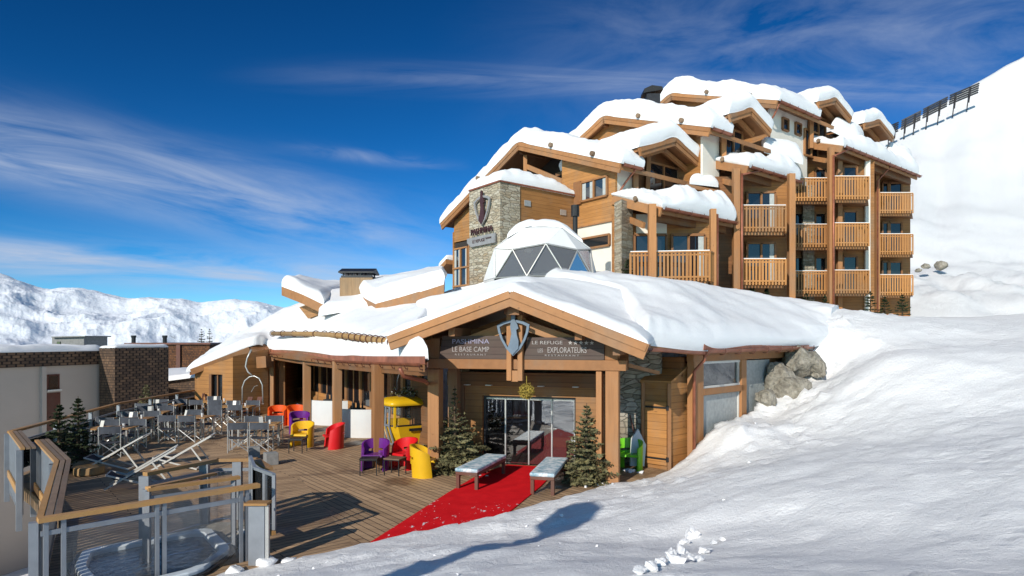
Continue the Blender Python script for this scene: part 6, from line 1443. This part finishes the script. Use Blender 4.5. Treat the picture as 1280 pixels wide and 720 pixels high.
vb('wall', M['shingle'], 150, 262, 430.5, 472, 50, 8, sh_); vb('parapet_cap', M['copper_dark'], 155, 263, 428.6, 430.6, 49.8, 8.4, sh_); vb('corner_strip', M['bench_wood'], 220, 225, 431, 463, 49.85, .2, sh_)
for x in (167, 206):
    c = P(x, 429, 51); bp('flue', M['dark_metal'], sh_, lambda m: m.tube([c, c + V((0, 0, .62))], .16, 8).tube([c + V((0, 0, .45)), c + V((0, 0, .62))], .2, 8), False)
lr = thing('low_house', P(205, 480, 38), 'low shingled house with a sloping snow-covered roof beyond the far railing', 'building')
bp('wall', M['shingle_dark'], lr, lambda m: m.prism([P(158, 482, 37), P(252, 470, 37), P(252, 540, 37), P(158, 540, 37)], (0, 6, 0)), False)
mb = MB(); pillow(mb, [[P(156, 482, 36.7), P(205, 476, 36.7), P(254, 469.5, 36.7)], [P(156, 463, 44), P(205, 463, 44), P(254, 463, 44)]], .18, rim=.25, nu=40, nv=14, seed=95, amp=.2); mb.build('roof_snow', M['roof_snow'], lr, smooth=True)
for x, Y, h_, sd, lab in ((252, 90, 2.4, 1, 'dark distant fir at the edge of the shingled house roof'), (262, 95, 2.6, 2, 'dark distant fir next to the restaurant roof snow')):
    c = P(x, 432, Y); fir(V((c.x, c.y, c.z - 1.2)), h_ + 1.2, .9, 60 + sd, lab, 'needle_dark', .5, 'distant firs in the valley', 3.0)

# --- snow thrown up: lumps on the slope, heaps on the terrace edge
cl_ = MB(); r_ = random.Random(9)
def lump(m, c, s_, sd):                              # broken angular clod
    q = random.Random(sd + 3); bm = bmesh.new()
    for k in range(15):
        d = V((q.gauss(0, 1), q.gauss(0, 1), q.gauss(0, 1))).normalized() * q.uniform(.65, 1.2); bm.verts.new((d.x * s_[0], d.y * s_[1], d.z * s_[2]))
    h = bmesh.ops.convex_hull(bm, input=bm.verts); bmesh.ops.delete(bm, geom=[g for g in h['geom_interior'] if isinstance(g, bmesh.types.BMVert)], context='VERTS')
    if max(s_) > .07:
        bmesh.ops.subdivide_edges(bm, edges=bm.edges[:], cuts=3, use_grid_fill=True)
        for v_ in bm.verts: v_.co *= 1 + .28 * noise.fractal(v_.co * (1.6 / max(s_)) + V((sd, 0, 0)), .8, 2, 4)
    bm.verts.index_update(); o = len(m.v); m.v += [V(c) + v_.co for v_ in bm.verts]; m.f += [[o + v_.index for v_ in f.verts] for f in bm.faces]; bm.free()
spots = []
for x, y, s_ in ((866, 672, .22), (852, 690, .15), (862, 700, .11), (845, 703, .16), (880, 690, .13), (812, 712, .16), (800, 716, .12), (870, 664, .10), (856, 680, .14), (872, 700, .12), (838, 694, .12), (826, 706, .12), (892, 680, .10), (902, 676, .08)):
    for _ in range(40):                              # walk down the sight line to the snow surface
        pass
    Y = 4.0
    while Y < 40 and ZH(y, Y) > ground_z(XY(x, Y).x, Y): Y += .04
    spots.append((V((XY(x, Y).x, Y, ground_z(XY(x, Y).x, Y))), s_ * .62))
for k, (c, s_) in enumerate(spots): lump(cl_, c + V((0, 0, s_ * .25)), (s_ * r_.uniform(.8, 1.3), s_ * r_.uniform(.8, 1.3), s_ * (1.0 if k == 0 else .7)), k)
for k in range(170):
    x, y = r_.uniform(-3.2, 7), r_.uniform(6, 17)
    if pip(x, y, LOW) or pdist(x, y, LOW) > 5 * r_.random() ** 1.5 + .2: continue
    s_ = r_.uniform(.012, .04); lump(cl_, (x, y, ground_z(x, y) + s_ * .2), (s_, s_ * 1.2, s_ * .8), 50 + k)
o = cl_.build('snow_lumps', M['snow'], local=True, recalc=False); tag(o, 'loose snow lumps scattered over the slope', 'snow', kind='stuff')
hp_ = MB()
for k, (x, y, s_) in enumerate(((-3.66, 9.38, .30), (-3.95, 9.05, .22), (-4.3, 8.85, .16), (-4.55, 8.6, .14), (-3.3, 9.5, .18), (-4.35, 11.2, .16), (-4.6, 11.0, .14), (-4.25, 10.6, .12), (-4.05, 10.2, .13), (2.15, 14.62, .20), (1.9, 14.5, .14), (1.65, 14.35, .10), (2.55, 14.6, .12), (2.95, 16.0, .22), (3.2, 15.9, .16), (-1.0, 15.6, .12), (-.8, 15.5, .10), (-.6, 15.45, .09), (-8.0, 11.9, .10), (-5.9, 10.9, .08), (-4.8, 10.3, .10))):
    s_ *= .62; lump(hp_, (x, y, s_ * .15), (s_ * 1.2, s_, s_ * .6), 300 + k)
o = hp_.build('snow_heaps', M['snow'], local=True, smooth=True, recalc=False); tag(o, 'small heaps of snow left on the terrace and against the railings', 'snow', kind='stuff')

# --- unseen pole behind the viewpoint, placed and shaped to cast the long foreground shadow
lp = thing('shadow_pole', (-6.06, -2.2, ground_z(-6.06, -2.2) - .2), 'tall unseen pole behind the viewpoint, placed to cast the shadow across the snow', 'lamp')
zt_ = 8.1 - lp.location.z
bp('pole', M['log'], lp, lambda m: m.tube([(0, 0, 0), (0, 0, zt_ - 1.0)], [.24, .19], 12))
bp('pole_head', M['dark_metal'], lp, lambda m: m.lathe([(.19, zt_ - 1.02), (.46, zt_ - .8), (.42, zt_ - .25), (.06, zt_ - .0)], n=16))
